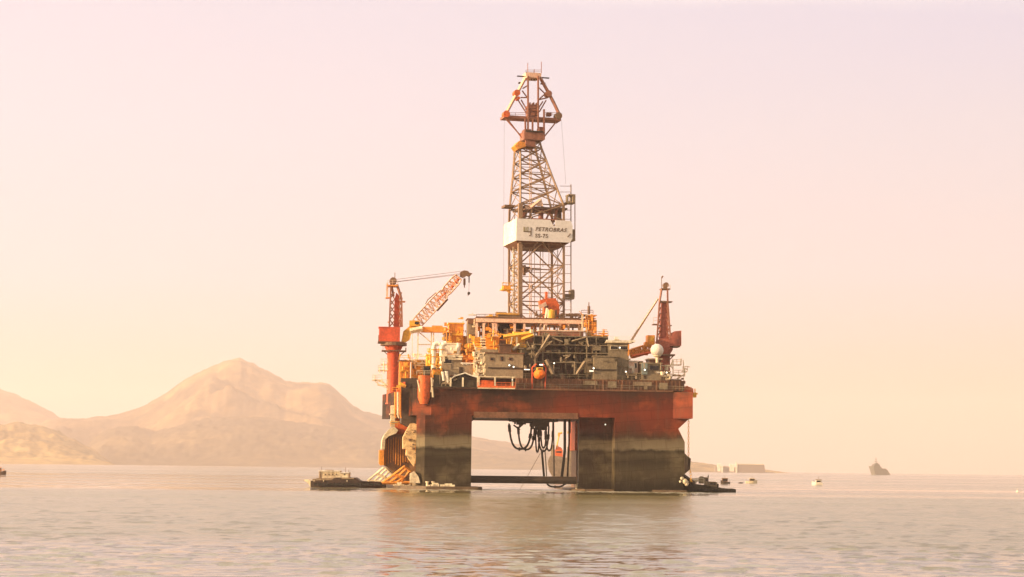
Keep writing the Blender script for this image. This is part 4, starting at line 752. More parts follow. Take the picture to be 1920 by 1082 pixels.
# left, sunlit
module('orange_container', 'large orange container house standing above the white ducts', 'container', (842, 605, 869, 642), 16, 7, ORA, YEL, rail=False, ribs=8, pipes=10, pm=YEL, group=CAB, trim=((842, 624, 869, 626, YEL),))
module('machinery_house', 'dark orange cluster left under the big orange container', 'machinery house', (834, 622, 846, 642), 15, 7, STL, ORA, rail=False, pipes=10, pm=ORA, group=CAB)
module('machinery_house', 'orange machinery shelf just right of the big orange container', 'machinery house', (868, 630, 878, 643), 17, 5, ORA, STL, rail=False, pipes=10, pm=YEL, group=CAB)
module('deck_tower', 'narrow grey stair house with a brown top, left end of the drill floor', 'stair house', (877, 597, 893, 646), 13, 5, BGE, BRN, rail=False, pipes=3, pm=CRM, group=CAB, trim=((877.5, 598.5, 892, 607, BRN), (877.5, 627, 892, 628, BRN)))
module('machinery_house', 'red-orange plate shed between the left crane and the yellow tanks', 'machinery house', (749, 675, 769, 706), 13, 6, ORA, STL, rail=True, ribs=3, pipes=12, pm=YEL, group=CAB, zb=ZT)
module('machinery_house', 'yellow open store with cream posts behind the corner post', 'machinery house', (772, 674, 801, 706), 16, 6, YEL, CRM, rail=False, pipes=34, pm=CRM, group=CAB, zb=ZT, win=((773, 684, 780, 691),))
module('machinery_house', 'sunlit cream and yellow block with bright ducts, right of the corner post', 'machinery house', (800, 664, 826, 703), 8, 6, YEL, CRM, rail=False, pipes=46, pm=YEL, group=CAB)
module('machinery_house', 'orange low block beneath the bright ducts', 'machinery house', (812, 690, 829, 705), 4, 3, ORA, STL, rail=False, pipes=6, pm=YEL, group=CAB)
module('dark_store', 'dark store at deck level behind the two slanting cream pipes', 'store', (815, 703, 850, 722), .9, 3, GRN, BRN, rail=False, pipes=8, pm=BGE, zb=ZT, group=CAB, doors=((820, 708, 827, 721),))
module('machinery_house', 'rusty orange block under the grey stair house', 'machinery house', (863, 663, 890, 682), 8, 6, ORA, STL, rail=False, pipes=20, pm=ORA, group=CAB)
module('machinery_house', 'yellow pipe-covered block left of the big yellow engine', 'machinery house', (876, 645, 903, 664), 10, 5, YEL, ORA, rail=False, pipes=44, pm=YEL, group=CAB)
module('machinery_house', 'cream pipe-covered block at the left end of the long beige house', 'machinery house', (888, 663, 912, 708), 5, 5, ORA, STL, rail=False, pipes=60, pm=CRM, group=CAB)
# curved air ducts on the white house
for x, lb in ((813, 'bent white duct standing left of the white deck house'), (828, 'bent white duct at the left corner of the white deck house')):
    t = thing('air_duct', lb, 'air duct', HF.W(P(x, 700, 7.4)), 'bent white air ducts'); m = MB(HF); pt = [P(x, 694, 7.4), P(x, 655, 7.4), P(x + 1, 648, 7.4), P(x + 4, 644.5, 7.4), P(x + 9, 644, 7.4)]
    m.path(pt, .62, 12); m.build('duct', WHT, t, smooth=True); m = MB(HF)
    for y in (655, 668, 682): m.tube(P(x, y, 7.4), P(x, y + 1.6, 7.4), .78, n=12)
    m.build('flange', ORA, t)
m = MB(HF); m.tube(P(860, 668, 9.4), P(860, 643, 9.4), .5, n=12); tag(m.build('air_duct', WHT), 'straight white duct at the right corner of the white deck house', 'air duct', 'straight white ducts')
# yellow generator and neighbours
g_ = module('yellow_engine', 'big plain yellow engine housing with a louvred left end', 'engine', (911, 631, 936, 656), 8, 5, mat('engine_yellow', (.80, .27, .02), amt=.2), ORA, rail=False, pipes=12, pm=YEL, group=CAB)
m = MB(HF)
for y in (634, 639, 644, 649): m.rect(902, y, 912, y + 2, 8.2, 4)
m.build('louvre', CRM, g_)
module('brown_container', 'small brown square container in front of the yellow machinery', 'container', (937, 645, 958, 660), 5.4, 2.4, BRN, BRN, rail=False, group=CAB, zb=B(900, 655, 935, 661, 5)[1])
module('machinery_house', 'orange machinery between brown container and dark truss module', 'machinery house', (957, 634, 984, 658), 8.5, 5, ORA, YEL, rail=False, pipes=60, pm=YEL, group=CAB)
module('machinery_house', 'yellow-brown machinery row right beside the yellow engine', 'machinery house', (934, 636, 958, 650), 9, 5, STL, ORA, rail=False, pipes=30, pm=YEL, group=CAB)
cv = thing('pipe_chute', 'bright yellow inclined chute ending above the dark truss module', 'chute', HF.W(P(970, 640, 7)))
m = MB(HF); m.bar(P(944, 632, 7.4), P(995, 625, 7.4), .8); m.bar(P(978, 637, 7.2), P(1000, 628, 7.2), .7); m.build('trough', YEL, cv); m = MB(HF); m.tube(P(997, 618, 7.4), P(997, 625, 7.4), .6); m.bar(P(960, 632, 7), P(956, 660, 7), .3); m.bar(P(969, 632, 7), P(969, 650, 7), .35); m.bar(P(962, 656, 6.6), P(974, 645, 6.6), .5); m.build('support', CRM, cv)
# drill floor on legs
df = thing('drill_floor', 'raised drill floor on legs carrying the derrick, with pale edge beam', 'drill floor', HF.W((P(990, 620, 14)[0], 14, ZU)))
m = MB(HF); m.rect(893, 598, 1100, 605.5, 11, 15); m.build('edge_beam', PNK, df)
m = MB(HF); u0, z0, u1, z1 = B(893, 598, 1100, 605.5, 11); m.box(u0 - .1, 10.9, z1, u1 + .1, 26.2, z1 + .3); m.build('floor', BRN, df)
for x in (894, 907, 925, 930, 965, 983, 1013, 1024, 1050, 1066, 1086):
    m = MB(HF); a = P(x, 605.5, 11.6); m.bar((a[0], 11.6, ZU), a, .55); b = (a[0], 25, a[2]); m.bar((a[0], 25, ZU), b, .4); m.build('leg', PNK if x < 1000 else STL, df)
m = MB(HF)
for x0, x1 in ((907, 925), (925, 965), (1013, 1024), (1024, 1050), (1050, 1066), (1066, 1086)):
    a, b = P(x0, 606, 11.6), P(x1, 606, 11.6); m.prism([(a[0], a[2]), (a[0] + .6, a[2]), (a[0], a[2] - .7)], 11.3, 11.9); m.prism([(b[0], b[2]), (b[0] - .6, b[2]), (b[0], b[2] - .7)], 11.3, 11.9)
m.build('bracket', PNK, df)
m = MB(HF); m.rails([P(893, 597.6, 11.2), P(975, 597.2, 11.2)], r=.07); m.rails([P(1042, 598, 11.2), P(1100, 598, 11.2)], r=.07); m.build('railing', STL, df)
m = MB(HF); m.rect(934, 590, 975, 597, 13, 5); m.rect(930, 585, 950, 590, 13.5, 3); m.build('doghouse', BGE, df)
m = MB(HF); m.rect(932, 587, 974, 590.4, 12.6, 5); m.rect(912, 592, 934, 597, 13, 3); m.rect(917, 590, 924, 594, 12.7, 2); m.build('wind_screen', YEL, df)
m = MB(HF); pipework(m, P(1005, 600, 12)[0], 11.5, P(1005, 597, 12)[2], P(1090, 600, 12)[0], 13, P(1005, 586, 12)[2], 46, (.07, .16)); m.build('rig_gear', STL, df)
m = MB(HF); pipework(m, P(895, 600, 12)[0], 11.5, P(1005, 632, 12)[2], P(1100, 600, 12)[0], 16, P(1005, 607, 12)[2], 60, (.08, .2)); m.build('pipework', ORA, df)
module('winch_house', 'brown winch house under the left half of the drill floor', 'winch house', (905, 611, 926, 630), 13.5, 4, BRN, STL, rail=False, group=CAB, trim=((926, 608, 936, 612, CRM),))
module('winch_house', 'dark winch drum housing between drill floor legs', 'winch house', (936, 607, 962, 618), 15, 5, DRK, DRK, rail=False, group=CAB)
module('winch_house', 'long brown rail module under the drill floor centre', 'winch house', (946, 617, 1000, 630), 12.6, 3, BRN, BGE, rail=False, group=CAB, pipes=6, pm=BGE)
module('winch_house', 'small dark housing right of the winch drum under the drill floor', 'winch house', (968, 607, 981, 620), 15, 4, DRK, STL, rail=False, group=CAB)
module('pipe_deck', 'long rusty rail of the pipe deck above the dark truss module', 'pipe deck', (1012, 619, 1094, 630), 8, 8, RST, PNK, rail=False, pipes=26, pm=STL, group=CAB)
# yellow mast tower right of the derrick
yt = thing('service_tower', 'yellow stair tower with dark landings right of the derrick', 'stair tower', HF.W((P(1104, 620, 12)[0], 13, ZU)))
for x in (1092, 1100, 1109, 1118):
    for v in (11, 15): m = MB(HF); a = P(x, 589 if x < 1115 else 600, v); m.bar((a[0], v, ZU), a, .45 if x < 1110 else .25); m.build('post', CRM if x in (1092, 1100) else YEL, yt)
for y in (590, 601, 611, 620):
    m = MB(HF); m.rect(1090, y, 1119, y + 1.4, 10.8, 4.6); m.build('landing', STL, yt)
m = MB(HF); m.rect(1101, 591, 1109, 629, 11.4, 3); m.rect(1109, 596, 1114, 629, 12, 2); m.build('stair_casing', YEL, yt)
m = MB(HF); a = P(1104, 589, 12); m.lathe(a, [(.35, 0), (.35, 2), (.12, 2.1), (.12, 3)], 8); m.rails([P(1090, 590, 10.8), P(1112, 590, 10.8)], r=.07); m.build('mast', STL, yt)
m = MB(HF); pipework(m, P(1092, 600, 11)[0], 10.2, P(1100, 628, 11)[2], P(1117, 600, 11)[0], 10.8, P(1100, 592, 11)[2], 34); m.build('pipework', ORA, yt)
module('machinery_house', 'low orange machinery stepping down right of the yellow stair tower', 'machinery house', (1112, 628, 1139, 640), 9, 4, STL, ORA, rail=False, pipes=18, pm=ORA, group=CAB)
# dark truss module in the shade
tm = thing('truss_module', 'wide dark truss module with pale braces in the shade at the platform centre', 'truss module', HF.W((P(1060, 680, 5)[0], 9, ZU)), CAB)
zt_ = P(1060, 630, 6)[2]; ua, ub = P(1003, 670, 8)[0], P(1140, 670, 8)[0]
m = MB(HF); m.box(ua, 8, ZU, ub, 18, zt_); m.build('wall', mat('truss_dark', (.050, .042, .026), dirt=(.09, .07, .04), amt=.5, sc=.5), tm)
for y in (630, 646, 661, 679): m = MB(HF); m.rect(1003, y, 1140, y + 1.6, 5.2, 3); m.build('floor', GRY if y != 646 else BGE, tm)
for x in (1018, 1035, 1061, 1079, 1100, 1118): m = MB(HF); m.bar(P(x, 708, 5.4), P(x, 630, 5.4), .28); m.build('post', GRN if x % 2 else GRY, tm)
LT = BGE
for a, b, w_ in (((1003, 672), (1031, 628), .62), ((1003, 705), (1003, 672), .55), ((1018, 654), (1018, 630), .35), ((1001, 668), (1000, 640), .25), ((1000, 662), (988, 640), .22), ((1020, 646), (1035, 640), .3), ((1036, 633), (1055, 641), .3), ((1072, 640), (1100, 632), .35), ((1100, 632), (1104, 650), .3), ((1014, 656), (1036, 640), .25), ((1085, 641), (1094, 648), .25), ((1024, 674), (1037, 701), .8), ((1038, 701), (1038, 684), .4), ((1077, 702), (1077, 678), .35), ((1081, 702), (1097, 678), .7), ((1074, 684), (1080, 690), .25), ((1056, 668), (1070, 666), .3), ((1060, 672), (1068, 668), .3)):
    m = MB(HF); m.bar(P(*a, 4.4), P(*b, 4.4), w_ * .85); m.build('brace', LT, tm)
for nm, mt_, n_ in (('pipework', GRY, 80), ('pipework', STL, 30)):
    m = MB(HF); pipework(m, ua, 5.6, ZU, ub, 7.6, zt_ - .4, n_, (.08, .22)); m.build(nm, mt_, tm)
for k_ in ((1059, 636, 1066, 646, 4.6, 1), (1112, 649, 1127, 657, 4.6, 2), (1125, 650, 1137, 664, 6, 2), (1096, 672, 1113, 700, 6, 1.4)): m = MB(HF); m.rect(*k_); m.build('cabinet', GRY, tm)
m = MB(HF); m.rails([P(1003, 630, 5.2), P(1140, 630, 5.2)], r=.055); m.build('railing', GRY, tm)
# pitched shed
sh = thing('pitched_shed', 'dark open shed with a low pitched roof edged in white, left front of deck', 'shed', HF.W(P(872, 723, .9)))
m = MB(HF); m.rect(850, 710, 897, 723, .8, 4, ZT + .36); m.build('wall', GRN, sh)
rp_ = [(843, 712), (852, 704), (872, 698), (884, 703), (901, 707.5)]; 
m = MB(HF)
for a, b in zip(rp_, rp_[1:]): p0, p1 = P(*a, -.4), P(*b, -.4); m.add([(p0[0], -.4, p0[2]), (p1[0], -.4, p1[2]), (p1[0], 5, p1[2]), (p0[0], 5, p0[2]), (p0[0], -.4, p0[2] - .28), (p1[0], -.4, p1[2] - .28), (p1[0], 5, p1[2] - .28), (p0[0], 5, p0[2] - .28)], [(0, 1, 2, 3), (4, 7, 6, 5), (0, 4, 5, 1), (3, 2, 6, 7), (0, 3, 7, 4), (1, 5, 6, 2)])
m.build('roof', WHT, sh)
m = MB(HF); a, b, c = P(852, 705.5, .5), P(872, 699.5, .5), P(897, 708, .5); m.prism([(a[0], P(852, 711, .5)[2]), (a[0], a[2] - .3), (b[0], b[2] - .3), (c[0], c[2] - .3), (c[0], P(852, 711, .5)[2])], .5, .8); m.build('gable', DRK, sh)
for x in (845, 868, 896): m = MB(HF); a = P(x, 708, -.3); m.bar((a[0], -.3, ZT + .35), a, .4); m.build('post', CRM, sh)
for (a, b), lb in ((((830, 697), (832, 714)), 'left one of two slanting cream pipes beside the pitched shed'), (((837, 696), (839.5, 720)), 'right one of two slanting cream pipes beside the pitched shed')):
    m = MB(HF); m.tube(P(*a, .2), P(*b, .2), .42, .3, n=8); tag(m.build('slanting_pipe', WHT), lb, 'pipe', 'slanting cream pipes')
# radome, lifeboat, lamps
rd = thing('radome', 'round white radome on a short mast beside the right crane', 'radome', HF.W(P(1232, 672, 6)))
m = MB(HF); c = P(1232, 657, 6); m.ball(c, 1.62, 24, 14); m.build('dome', mat('radome_white', (.74, .66, .60), amt=.25, sc=.5), rd, smooth=True)
m = MB(HF); m.lathe((c[0], c[1], ZU), [(.35, 0), (.35, c[2] - ZU - 1.8), (1.0, c[2] - ZU - 1.4), (1.0, c[2] - ZU - 1.1)], 12); m.build('mast', CRM, rd)
lb_ = thing('lifeboat', 'bright orange enclosed lifeboat hung end-on over the deck edge', 'lifeboat', HF.W(P(1012, 709, -1)))
m = MB(HF); c = P(1012, 701, -1.2)
vs = []; 
for k, (vv, s_) in enumerate(((-2.2, .35), (-1.5, .8), (-.3, 1), (2.0, 1), (3.2, .75), (3.8, .4))):
    vs += [(c[0] + s_ * 1.35 * math.cos(t), c[1] + vv, c[2] + s_ * (1.15 if math.sin(t) > 0 else 1.3) * math.sin(t)) for t in [2 * math.pi * i / 16 for i in range(16)]]
m.add(vs, [(k * 16 + i, k * 16 + (i + 1) % 16, k * 16 + 16 + (i + 1) % 16, k * 16 + 16 + i) for k in range(5) for i in range(16)] + [list(range(16))[::-1], list(range(80, 96))]); m.build('hull', mat('lifeboat_orange', (.95, .20, .02), amt=.15), lb_, smooth=True)
m = MB(HF); m.box(c[0] - .75, c[1] - 1.2, c[2] + .7, c[0] + .6, c[1] + 1.2, c[2] + 1.5); m.build('canopy', YEL, lb_)
m = MB(HF); m.box(c[0] - .5, c[1] - 1.3, c[2] + .9, c[0] + .3, c[1] - 1.2, c[2] + 1.3); m.build('window', GLS, lb_)
m = MB(HF); m.path([(c[0] - 1.6, 1, ZT + .4), (c[0] - 1.7, .6, c[2] + 1.6), (c[0] - .8, -1, c[2] + 2.4)], .16); m.path([(c[0] + 1.6, 1, ZT + .4), (c[0] + 1.7, .6, c[2] + 1.6), (c[0] + .8, -1, c[2] + 2.4)], .16); m.build('davit', RED, lb_)
LG = 'lit floodlights on the platform'
for x, y, v, sz, lb in ((955, 685, 3.0, .42, 'lit floodlight on the long beige house, upper left of a pair'), (963, 688, 3.0, .40, 'lit floodlight on the long beige house, lower right of a pair'), (988, 693, 3.2, (.9, .14), 'lit strip lamp just left above the lifeboat'), (1016, 684, 3.6, (.8, .2), 'lit strip lamp just right above the lifeboat'), (1039, 681, 3.7, .36, 'lit square lamp on a pale post in the dark truss module'), (1113, 690.5, 2.6, .42, 'lit round lamp at the left corner of the olive grey block'), (1109, 695.7, 2.6, (.7, .14), 'lit strip lamp under the round lamp at the olive grey block'), (1162, 652, 4.4, .36, 'lit lamp between the two strip windows of the control cabin'), (1173.5, 697, 3.6, .38, 'lit lamp below the pink and white cabins'), (1209, 693.5, 2.5, .44, 'lit lamp beside the cabin with the big square window'), (1250, 698.5, 2.8, .38, 'lit lamp at the foot of the right crane pedestal'), (1135, 796, 4.4, .30, 'lit lamp low on the dark right column under the deck'), (960.5, 712.5, -2.0, .2, 'tiny lit lamp at the right end of the red gallery')):
    c = P(x, y, v); t = thing('floodlight', lb, 'floodlight', HF.W(c), LG)
    m = MB(HF); sz = (sz[0] * .75, sz[1] * .7) if isinstance(sz, tuple) else sz * .66; w2, h2 = (sz if isinstance(sz, tuple) else (sz * .85, sz * .85)); m.box(c[0] - w2 - .08, c[1], c[2] - h2 - .08, c[0] + w2 + .08, c[1] + .3, c[2] + h2 + .08); m.tube((c[0], c[1] + .3, c[2]), (c[0], c[1] + 1.2, c[2]), .08, n=5); m.build('housing', DRK, t)
    m = MB(HF)
    if isinstance(sz, tuple): m.box(c[0] - w2, c[1] - .08, c[2] - h2, c[0] + w2, c[1], c[2] + h2)
    else: m.tube((c[0], c[1] - .1, c[2]), (c[0], c[1], c[2]), sz * .8, n=12)
    m.build('lens', LMP, t)
# ------------------------------------------------------------------ boats and the far shore
def bframe(px, y): return Frame(px, y, 0)
def hullmesh(m, prof, half, n=10, flare=.12):
    """Boat hull: prof = (u, sheer z) from stern to bow, tapered in plan towards the bow."""
    vs = []; k = len(prof); u0, u1 = prof[0][0], prof[-1][0]
    for u, z in prof:
        t = (u - u0) / (u1 - u0); wv = half * min(1, .82 + t * .6) * max(.04, 1 - max(0, (t - .6) / .4) ** 1.8)
        vs += [(u, -wv, z), (u, -wv * (1 - flare), -.5), (u, wv * (1 - flare), -.5), (u, wv, z)]
    fs = []
    for i in range(k - 1):
        for j in range(4): a = i * 4 + j; b = i * 4 + (j + 1) % 4; fs.append((a, b, b + 4, a + 4))
    return m.add(vs, fs + [(0, 1, 2, 3), tuple(4 * (k - 1) + j for j in (3, 2, 1, 0))])
# work barge, left
F = bframe(645, 482); p = lambda x, y, v=0.: F.P(x, y, v)
bg_ = thing('work_barge', 'low dark work barge with a cream deckhouse moored left of the platform', 'barge', F.W((0, 0, 0)))
pr = [(585, 901.5), (600, 900.5), (625, 900), (629, 896.5), (634, 895.4), (668, 895.4), (673, 899), (678, 902), (700, 902.5), (716, 904), (724, 906.5)]
m = MB(F); hullmesh(m, [(p(x, y)[0], p(x, y)[2]) for x, y in pr], 4.2, flare=.05); m.build('hull', mat('barge_black', (.045, .030, .024), dirt=(.09, .04, .03), amt=.5, sc=.5), bg_)
m = MB(F); a = p(572, 899); m.prism([p(572, 899)[::2], p(574, 902)[::2], p(580, 906)[::2], p(584.8, 913)[::2], p(584.8, 902)[::2], p(580, 898.5)[::2]], -3, 3); m.build('bow_ramp', CRM, bg_)
m = MB(F); m.rect(586, 898, 630, 901.5, -3.6, 6); m.rect(593, 896.5, 628, 898.2, -3.4, 6); m.rect(640, 896.2, 664, 898.4, -4.35, .2); m.build('coaming', BGE, bg_)
m = MB(F); m.rect(598, 884, 637, 897, -2.6, 5); m.rect(637, 887, 654, 896, -2.6, 5); m.build('deckhouse', CRM, bg_)
m = MB(F); m.rect(597, 882.2, 637, 884.2, -2.9, 5.6); m.rect(636, 886, 655, 887.4, -2.9, 5.6); m.build('roof', WHT, bg_)
for x in (609, 616, 623, 630, 645): m = MB(F); m.rect(x, 888, x + 1.8, 890.8, -2.68, .08); m.build('window', DRK, bg_)
m = MB(F); m.rect(599, 885, 600.4, 897, -2.8, .2); m.rect(653.5, 884, 654.5, 896, -2.8, .2); m.tube(p(654, 884, -2), p(654, 881, -2), .07); m.tube(p(603, 882, -2), p(603, 875, -2), .06); m.tube(p(648, 886, -2), p(648, 876, -2), .06); m.rails([p(601, 897, -3.2), p(628, 896.5, -3.2)], r=.05); m.rect(610, 881, 625, 882.3, -2, 2); m.build('mast', STL, bg_)
m = MB(F)
for x in (588, 606, 650, 690, 704): m.rect(x, p(x, 0)[2] and 900.5, x + 1.2, 903, -4.5, .6)
m.build('bollard', CRM, bg_)
m = MB(F)
for x in np.arange(592, 720, 7.): c = p(x, 908, -4.35); m.tube((c[0], -4.5, c[2]), (c[0], -4.2, c[2]), .42, n=10)
m.build('fender', RUB, bg_)
# tug at the right column
F = bframe(1335, 476); p = lambda x, y, v=0.: F.P(x, y, v)
tg = thing('tug_boat', 'long low dark tug with a small wheelhouse beside the right column', 'tug boat', F.W((0, 0, 0)))
pr = [(1281, 906), (1292, 906.5), (1320, 909), (1332, 912), (1345, 914), (1362, 916), (1372, 915.8), (1380, 917.5)]
m = MB(F); hullmesh(m, [(p(x, y)[0], p(x, y)[2]) for x, y in pr], 2.9); m.build('hull', mat('tug_hull', (.045, .038, .026), amt=.4, sc=.6), tg)
m = MB(F); m.rect(1322, 897, 1328.5, 912, -1.2, 2.6); m.rect(1329, 904, 1345, 914, -1.5, 3); m.rect(1312, 895, 1322, 907, -1.4, 2.8); m.build('wheelhouse', GRY, tg)
m = MB(F); m.rect(1321.5, 895, 1329, 897, -1.4, 3); m.rect(1330, 903, 1342, 904.4, -1.7, 3.3); m.build('roof', BGE, tg)
m = MB(F); m.rect(1332, 906, 1336, 909, -1.58, .08); m.rect(1338, 906, 1342, 909, -1.58, .08); m.rect(1323.5, 899, 1327, 902, -1.28, .08); m.build('window', GLS, tg)
m = MB(F); m.rect(1344.5, 907, 1347.5, 915, -1.6, 1.2); m.rect(1349, 914, 1351, 917, -1, 1); m.tube(p(1328, 897), p(1328.4, 890), .08); m.rect(1326.5, 892.5, 1329, 894, -.2, .3); m.build('funnel', DRK, tg)
m = MB(F); m.rails([p(1298, 906.5, -2.2), p(1320, 907, -2.2)], r=.06, h=1.2); m.rect(1299, 899, 1311, 903, -1.2, 2); m.rect(1302, 903, 1306, 907, -1, 1.4); m.tube(p(1298, 897.6, -1), p(1322, 896, -1), .12); m.rect(1313, 893, 1319, 896, -1, 1.5); m.build('deck_gear', CRM, tg)
m = MB(F); m.rect(1285, 902, 1292, 908, -2.2, 1.4); m.ball(p(1287, 906, -2.4), .6, 8, 5); m.build('winch', CRM, tg)
m = MB(F)
for x in np.arange(1296, 1374, 6.): c = p(x, 918, -2.9); m.tube((c[0], -3.0, c[2] - .1), (c[0], -2.7, c[2] - .1), .38, n=10)
m.build('fender', RUB, tg)
# small boats
def small_boat(px, y, ln, label, bow=1, hm=DRK, cm=GRY, cab=(.0, .5, 1.7), aw=None):
    F = bframe(px, y); t = thing('small_boat', label, 'boat', F.W((0, 0, 0)), 'small boats off the right of the platform'); h = ln / 2; s_ = bow
    m = MB(F); hullmesh(m, [(-h * s_, .85), (-h * .4 * s_, .75), (h * .3 * s_, .95), (h * s_, 1.5)], ln * .17); m.build('hull', hm, t)
    a, b, z = cab; m = MB(F); m.box(a * ln - b * ln / 2, -ln * .11, .7, a * ln + b * ln / 2, ln * .11, .7 + z); m.build('cabin', cm, t)
    m = MB(F); m.box(a * ln - b * ln / 2 - .2, -ln * .13, .7 + z, a * ln + b * ln / 2 + .2, ln * .13, .85 + z); m.build('roof', aw or cm, t)
    m = MB(F); m.box(a * ln - b * ln / 2 + .25, -ln * .11 - .05, 1.1, a * ln + b * ln / 2 - .25, -ln * .11, .4 + z); m.build('window', GLS, t)
    m = MB(F); m.tube((a * ln, 0, .8 + z), (a * ln, 0, 2.1 + z), .07, n=5); m.tube((-h * .8 * s_, 0, .8), (-h * .8 * s_, 0, 2), .06, n=5); m.build('mast', STL, t); return t
small_boat(1360, 790, 3.9, 'small dark motor boat nearest the tug, below the fort', -1, DRK, STL, (-.05, .6, 1.5), BGE)
small_boat(1409, 860, 5.2, 'small cream boat with a brown canopy below the fort wall', 1, CRM, BGE, (.05, .45, 1.3), CRM)
small_boat(1532, 790, 4.4, 'small white boat alone in open water, dark canopy aft', -1, WHT, WHT, (.12, .5, 1.4), STL)
m = MB(bframe(1389, 840)); m.lathe((0, 0, -.1), [(.5, 0), (1.1, .15), (1.1, .35), (.3, .5)], 10); tag(m.build('mooring_float', DRK), 'tiny dark float between two small boats off the tug', 'float')
m = MB(bframe(1907, 560)); m.lathe((0, 0, -.1), [(.25, 0), (.4, .2), (.3, .6), (.05, .8)], 10); m.tube((0, 0, .6), (0, 0, 1.3), .06); tag(m.build('buoy', WHT), 'tiny white buoy on the water at the far right edge', 'buoy')
# work boat cut by the left edge of the picture
F = bframe(-4, 800); t = thing('fishing_boat', 'brown fishing boat cut off by the left edge', 'boat', F.W((0, 0, 0)))
m = MB(F); hullmesh(m, [(-4, 1.3), (-1, 1.1), (1.5, 1.3), (3.5, 1.9)], 1.2); m.build('hull', STL, t)
m = MB(F); m.box(-1.4, -.8, 1, 1.3, .8, 2.9); m.build('wheelhouse', BRN, t)
m = MB(F); m.box(-1.7, -1, 2.9, 1.5, 1, 3.1); m.tube((.6, 0, 3), (.6, 0, 4.4), .1); m.tube((2.4, 0, 1.5), (2.4, 0, 2.7), .1); m.rails([(1.4, -.8, 1.4), (3, -.6, 1.7)], r=.06, h=.7, gap=.8); m.build('mast', ORA, t)
# ship seen through the opening
F = bframe(1050, 1000); p = lambda x, y, v=0.: F.P(x, y, v)
sv = thing('supply_ship', 'grey ship with an orange deckhouse seen through the opening under the deck', 'ship', F.W((0, 0, 0)))
GH = mat('ship_grey', (.24, .18, .13), dirt=(.14, .10, .07), amt=.4, sc=.1)
m = MB(F); m.prism([(p(1040, 890)[0], -.6), p(1030, 884)[::2], p(1027, 870)[::2], p(1028, 862)[::2], p(1032, 854)[::2], p(1052, 856)[::2], p(1056, 858)[::2], p(1110, 858)[::2], (p(1110, 890)[0], -.6)], -6, 6); m.build('hull', GH, sv)
m = MB(F); m.rect(1041, 843, 1055, 856, -4, 8, 10.); m.lathe((p(1048, 843)[0], 0, p(1048, 844)[2]), [(1.8, 0), (1.6, .8), (.8, 1.6), (.1, 1.8)], 12); m.build('deckhouse', REDL, sv)
m = MB(F); m.rect(1033, 834, 1040, 857, -3, 6, 10.); m.rect(1064, 838, 1078, 858, -3, 8, 10.); m.build('deckhouse', BGE, sv)
m = MB(F); m.bar(p(1042, 846), p(1049, 813), .5); m.bar(p(1047, 814), p(1054, 811), .7); m.rect(1046, 811, 1050, 818, -.4, .8); m.bar(p(1045, 834), p(1050, 846), .3); m.tube(p(1067, 858), p(1067, 812), .35); m.rect(1064, 809, 1072, 813, -.5, 1); m.bar(p(1072, 812), p(1074, 838), .4); m.build('crane_mast', YEL, sv)
m = MB(F); m.rect(1043, 846, 1053, 849, -4.1, .1); m.build('window', GLS, sv)
# warship
F = bframe(1650, 4300); p = lambda x, y, v=0.: F.P(x, y, v)
ws = thing('grey_warship', 'hazy grey ship with a tall mast on the horizon at right', 'ship', F.W((0, 0, 0)))
SG = mat('navy_grey', (.16, .15, .13), amt=.2, sc=.1)
m = MB(F); m.prism([(p(1640, 892)[0], -1), p(1637.5, 882)[::2], p(1635, 874)[::2], p(1641, 876)[::2], p(1655, 880)[::2], p(1662, 881)[::2], p(1665, 886)[::2], p(1667, 889)[::2], (p(1667, 892)[0], -1)], -12, 40); m.build('hull', SG, ws)
m = MB(F); m.prism([p(1637, 880)[::2], p(1637.5, 871)[::2], p(1640, 870)[::2], p(1641, 868)[::2], p(1645, 868)[::2], p(1646, 872)[::2], p(1652, 877)[::2], p(1653, 881)[::2]], -7, 12); m.rect(1653, 878.6, 1662, 882, -6, 14); m.build('superstructure', SG, ws)
m = MB(F); m.tube(p(1642.5, 868), p(1642.5, 857.5), .8, .4); m.tube(p(1638.5, 865.5), p(1646, 865.5), .6); m.tube(p(1640.5, 861.5), p(1644.5, 861.5), .5); m.tube(p(1648, 873), p(1648, 868), .5); m.rect(1646, 871, 1650, 874, -3, 6); m.rect(1658, 880, 1661, 882.5, -3, 6); m.tube(p(1636, 875), p(1635.5, 868), .35); m.tube(p(1633, 873.5), p(1637, 873), .4); m.tube(p(1652, 878), p(1653, 873.5), .35); m.build('mast', SG, ws)
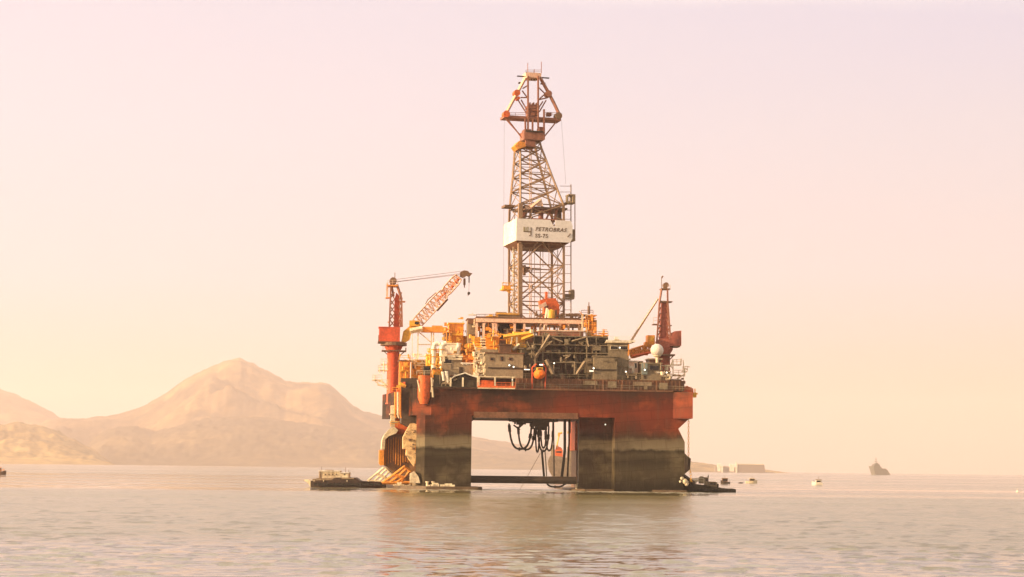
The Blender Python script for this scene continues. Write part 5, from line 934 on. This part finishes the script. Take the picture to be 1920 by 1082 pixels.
# fort on the headland
F = bframe(1400, 6200); p = lambda x, y, v=0.: F.P(x, y, v)
ft = thing('sea_fort', 'long stone sea fort with a flat-topped wall at the end of the headland', 'fort', F.W((0, 0, 0)))
STN = mat('fort_stone', (.20, .15, .11), dirt=(.12, .09, .06), sc=.05)
m = MB(F); m.prism([(p(1384, 0)[0], -1), p(1384, 871)[::2], p(1431.5, 871)[::2], p(1433, 872)[::2], p(1435, 885)[::2], (p(1436, 0)[0], -1)], 0, 70); m.build('wall', STN, ft)
m = MB(F); m.rect(1382, 869.8, 1433, 871.2, -.8, 60); m.build('parapet', CRM, ft)
for x in (1379.8, 1353): m = MB(F); m.rect(x, 866 if x > 1360 else 873, x + 2.6, 886.5, -3, 8, -1); m.build('tower', WHT, ft)
m = MB(F); m.rect(1342, 876, 1382, 887, 6, 60, -1); m.build('wall', STN, ft)
m = MB(F); m.rect(1425, 885.4, 1452, 888, 4, 50, -1); m.build('rock_foot', STN, ft)
for (a, b, c, d), lb in (((1345, 869, 1351, 874.5), 'white house left on the headland above the shore'), ((1368, 870, 1376.5, 877), 'white house next to the fort tower on the headland')):
    t = thing('white_house', lb, 'house', F.W(p(a, d, 8)), 'white houses on the headland'); m = MB(F); m.rect(a, b + 1.3, c, d, 4, 12, 3); m.build('wall', WHT, t)
    u0, z0, u1, z1 = F.B(a - .4, b, c + .4, b + 1.3, 3); m = MB(F); m.add([(u0, 3, z0), (u1, 3, z0), (u1, 17, z0), (u0, 17, z0), (u0, 10, z1), (u1, 10, z1)], [(0, 1, 5, 4), (2, 3, 4, 5), (0, 4, 3), (1, 2, 5), (0, 3, 2, 1)]); m.build('roof', WHT, t)

# ------------------------------------------------------------------ the air
bpy.ops.mesh.primitive_cube_add(size=1); hz = bpy.context.object; hz.name = 'haze'; hz['kind'] = 'stuff'
hz.scale = (33000, 17400, 640); hz.location = (0, 8000, 640 / 2 - 2.6)
hm = bpy.data.materials.new('haze_air'); hm.use_nodes = True; n = hm.node_tree.nodes; n.remove(n['Principled BSDF'])
pv = n.new('ShaderNodeVolumePrincipled'); pv.inputs['Color'].default_value = (.98, .845, .86, 1); pv.inputs['Density'].default_value = .000085; pv.inputs['Anisotropy'].default_value = .25
hm.node_tree.links.new(pv.outputs[0], n['Material Output'].inputs['Volume']); hz.data.materials.clear(); hz.data.materials.append(hm)
bpy.context.view_layer.update()
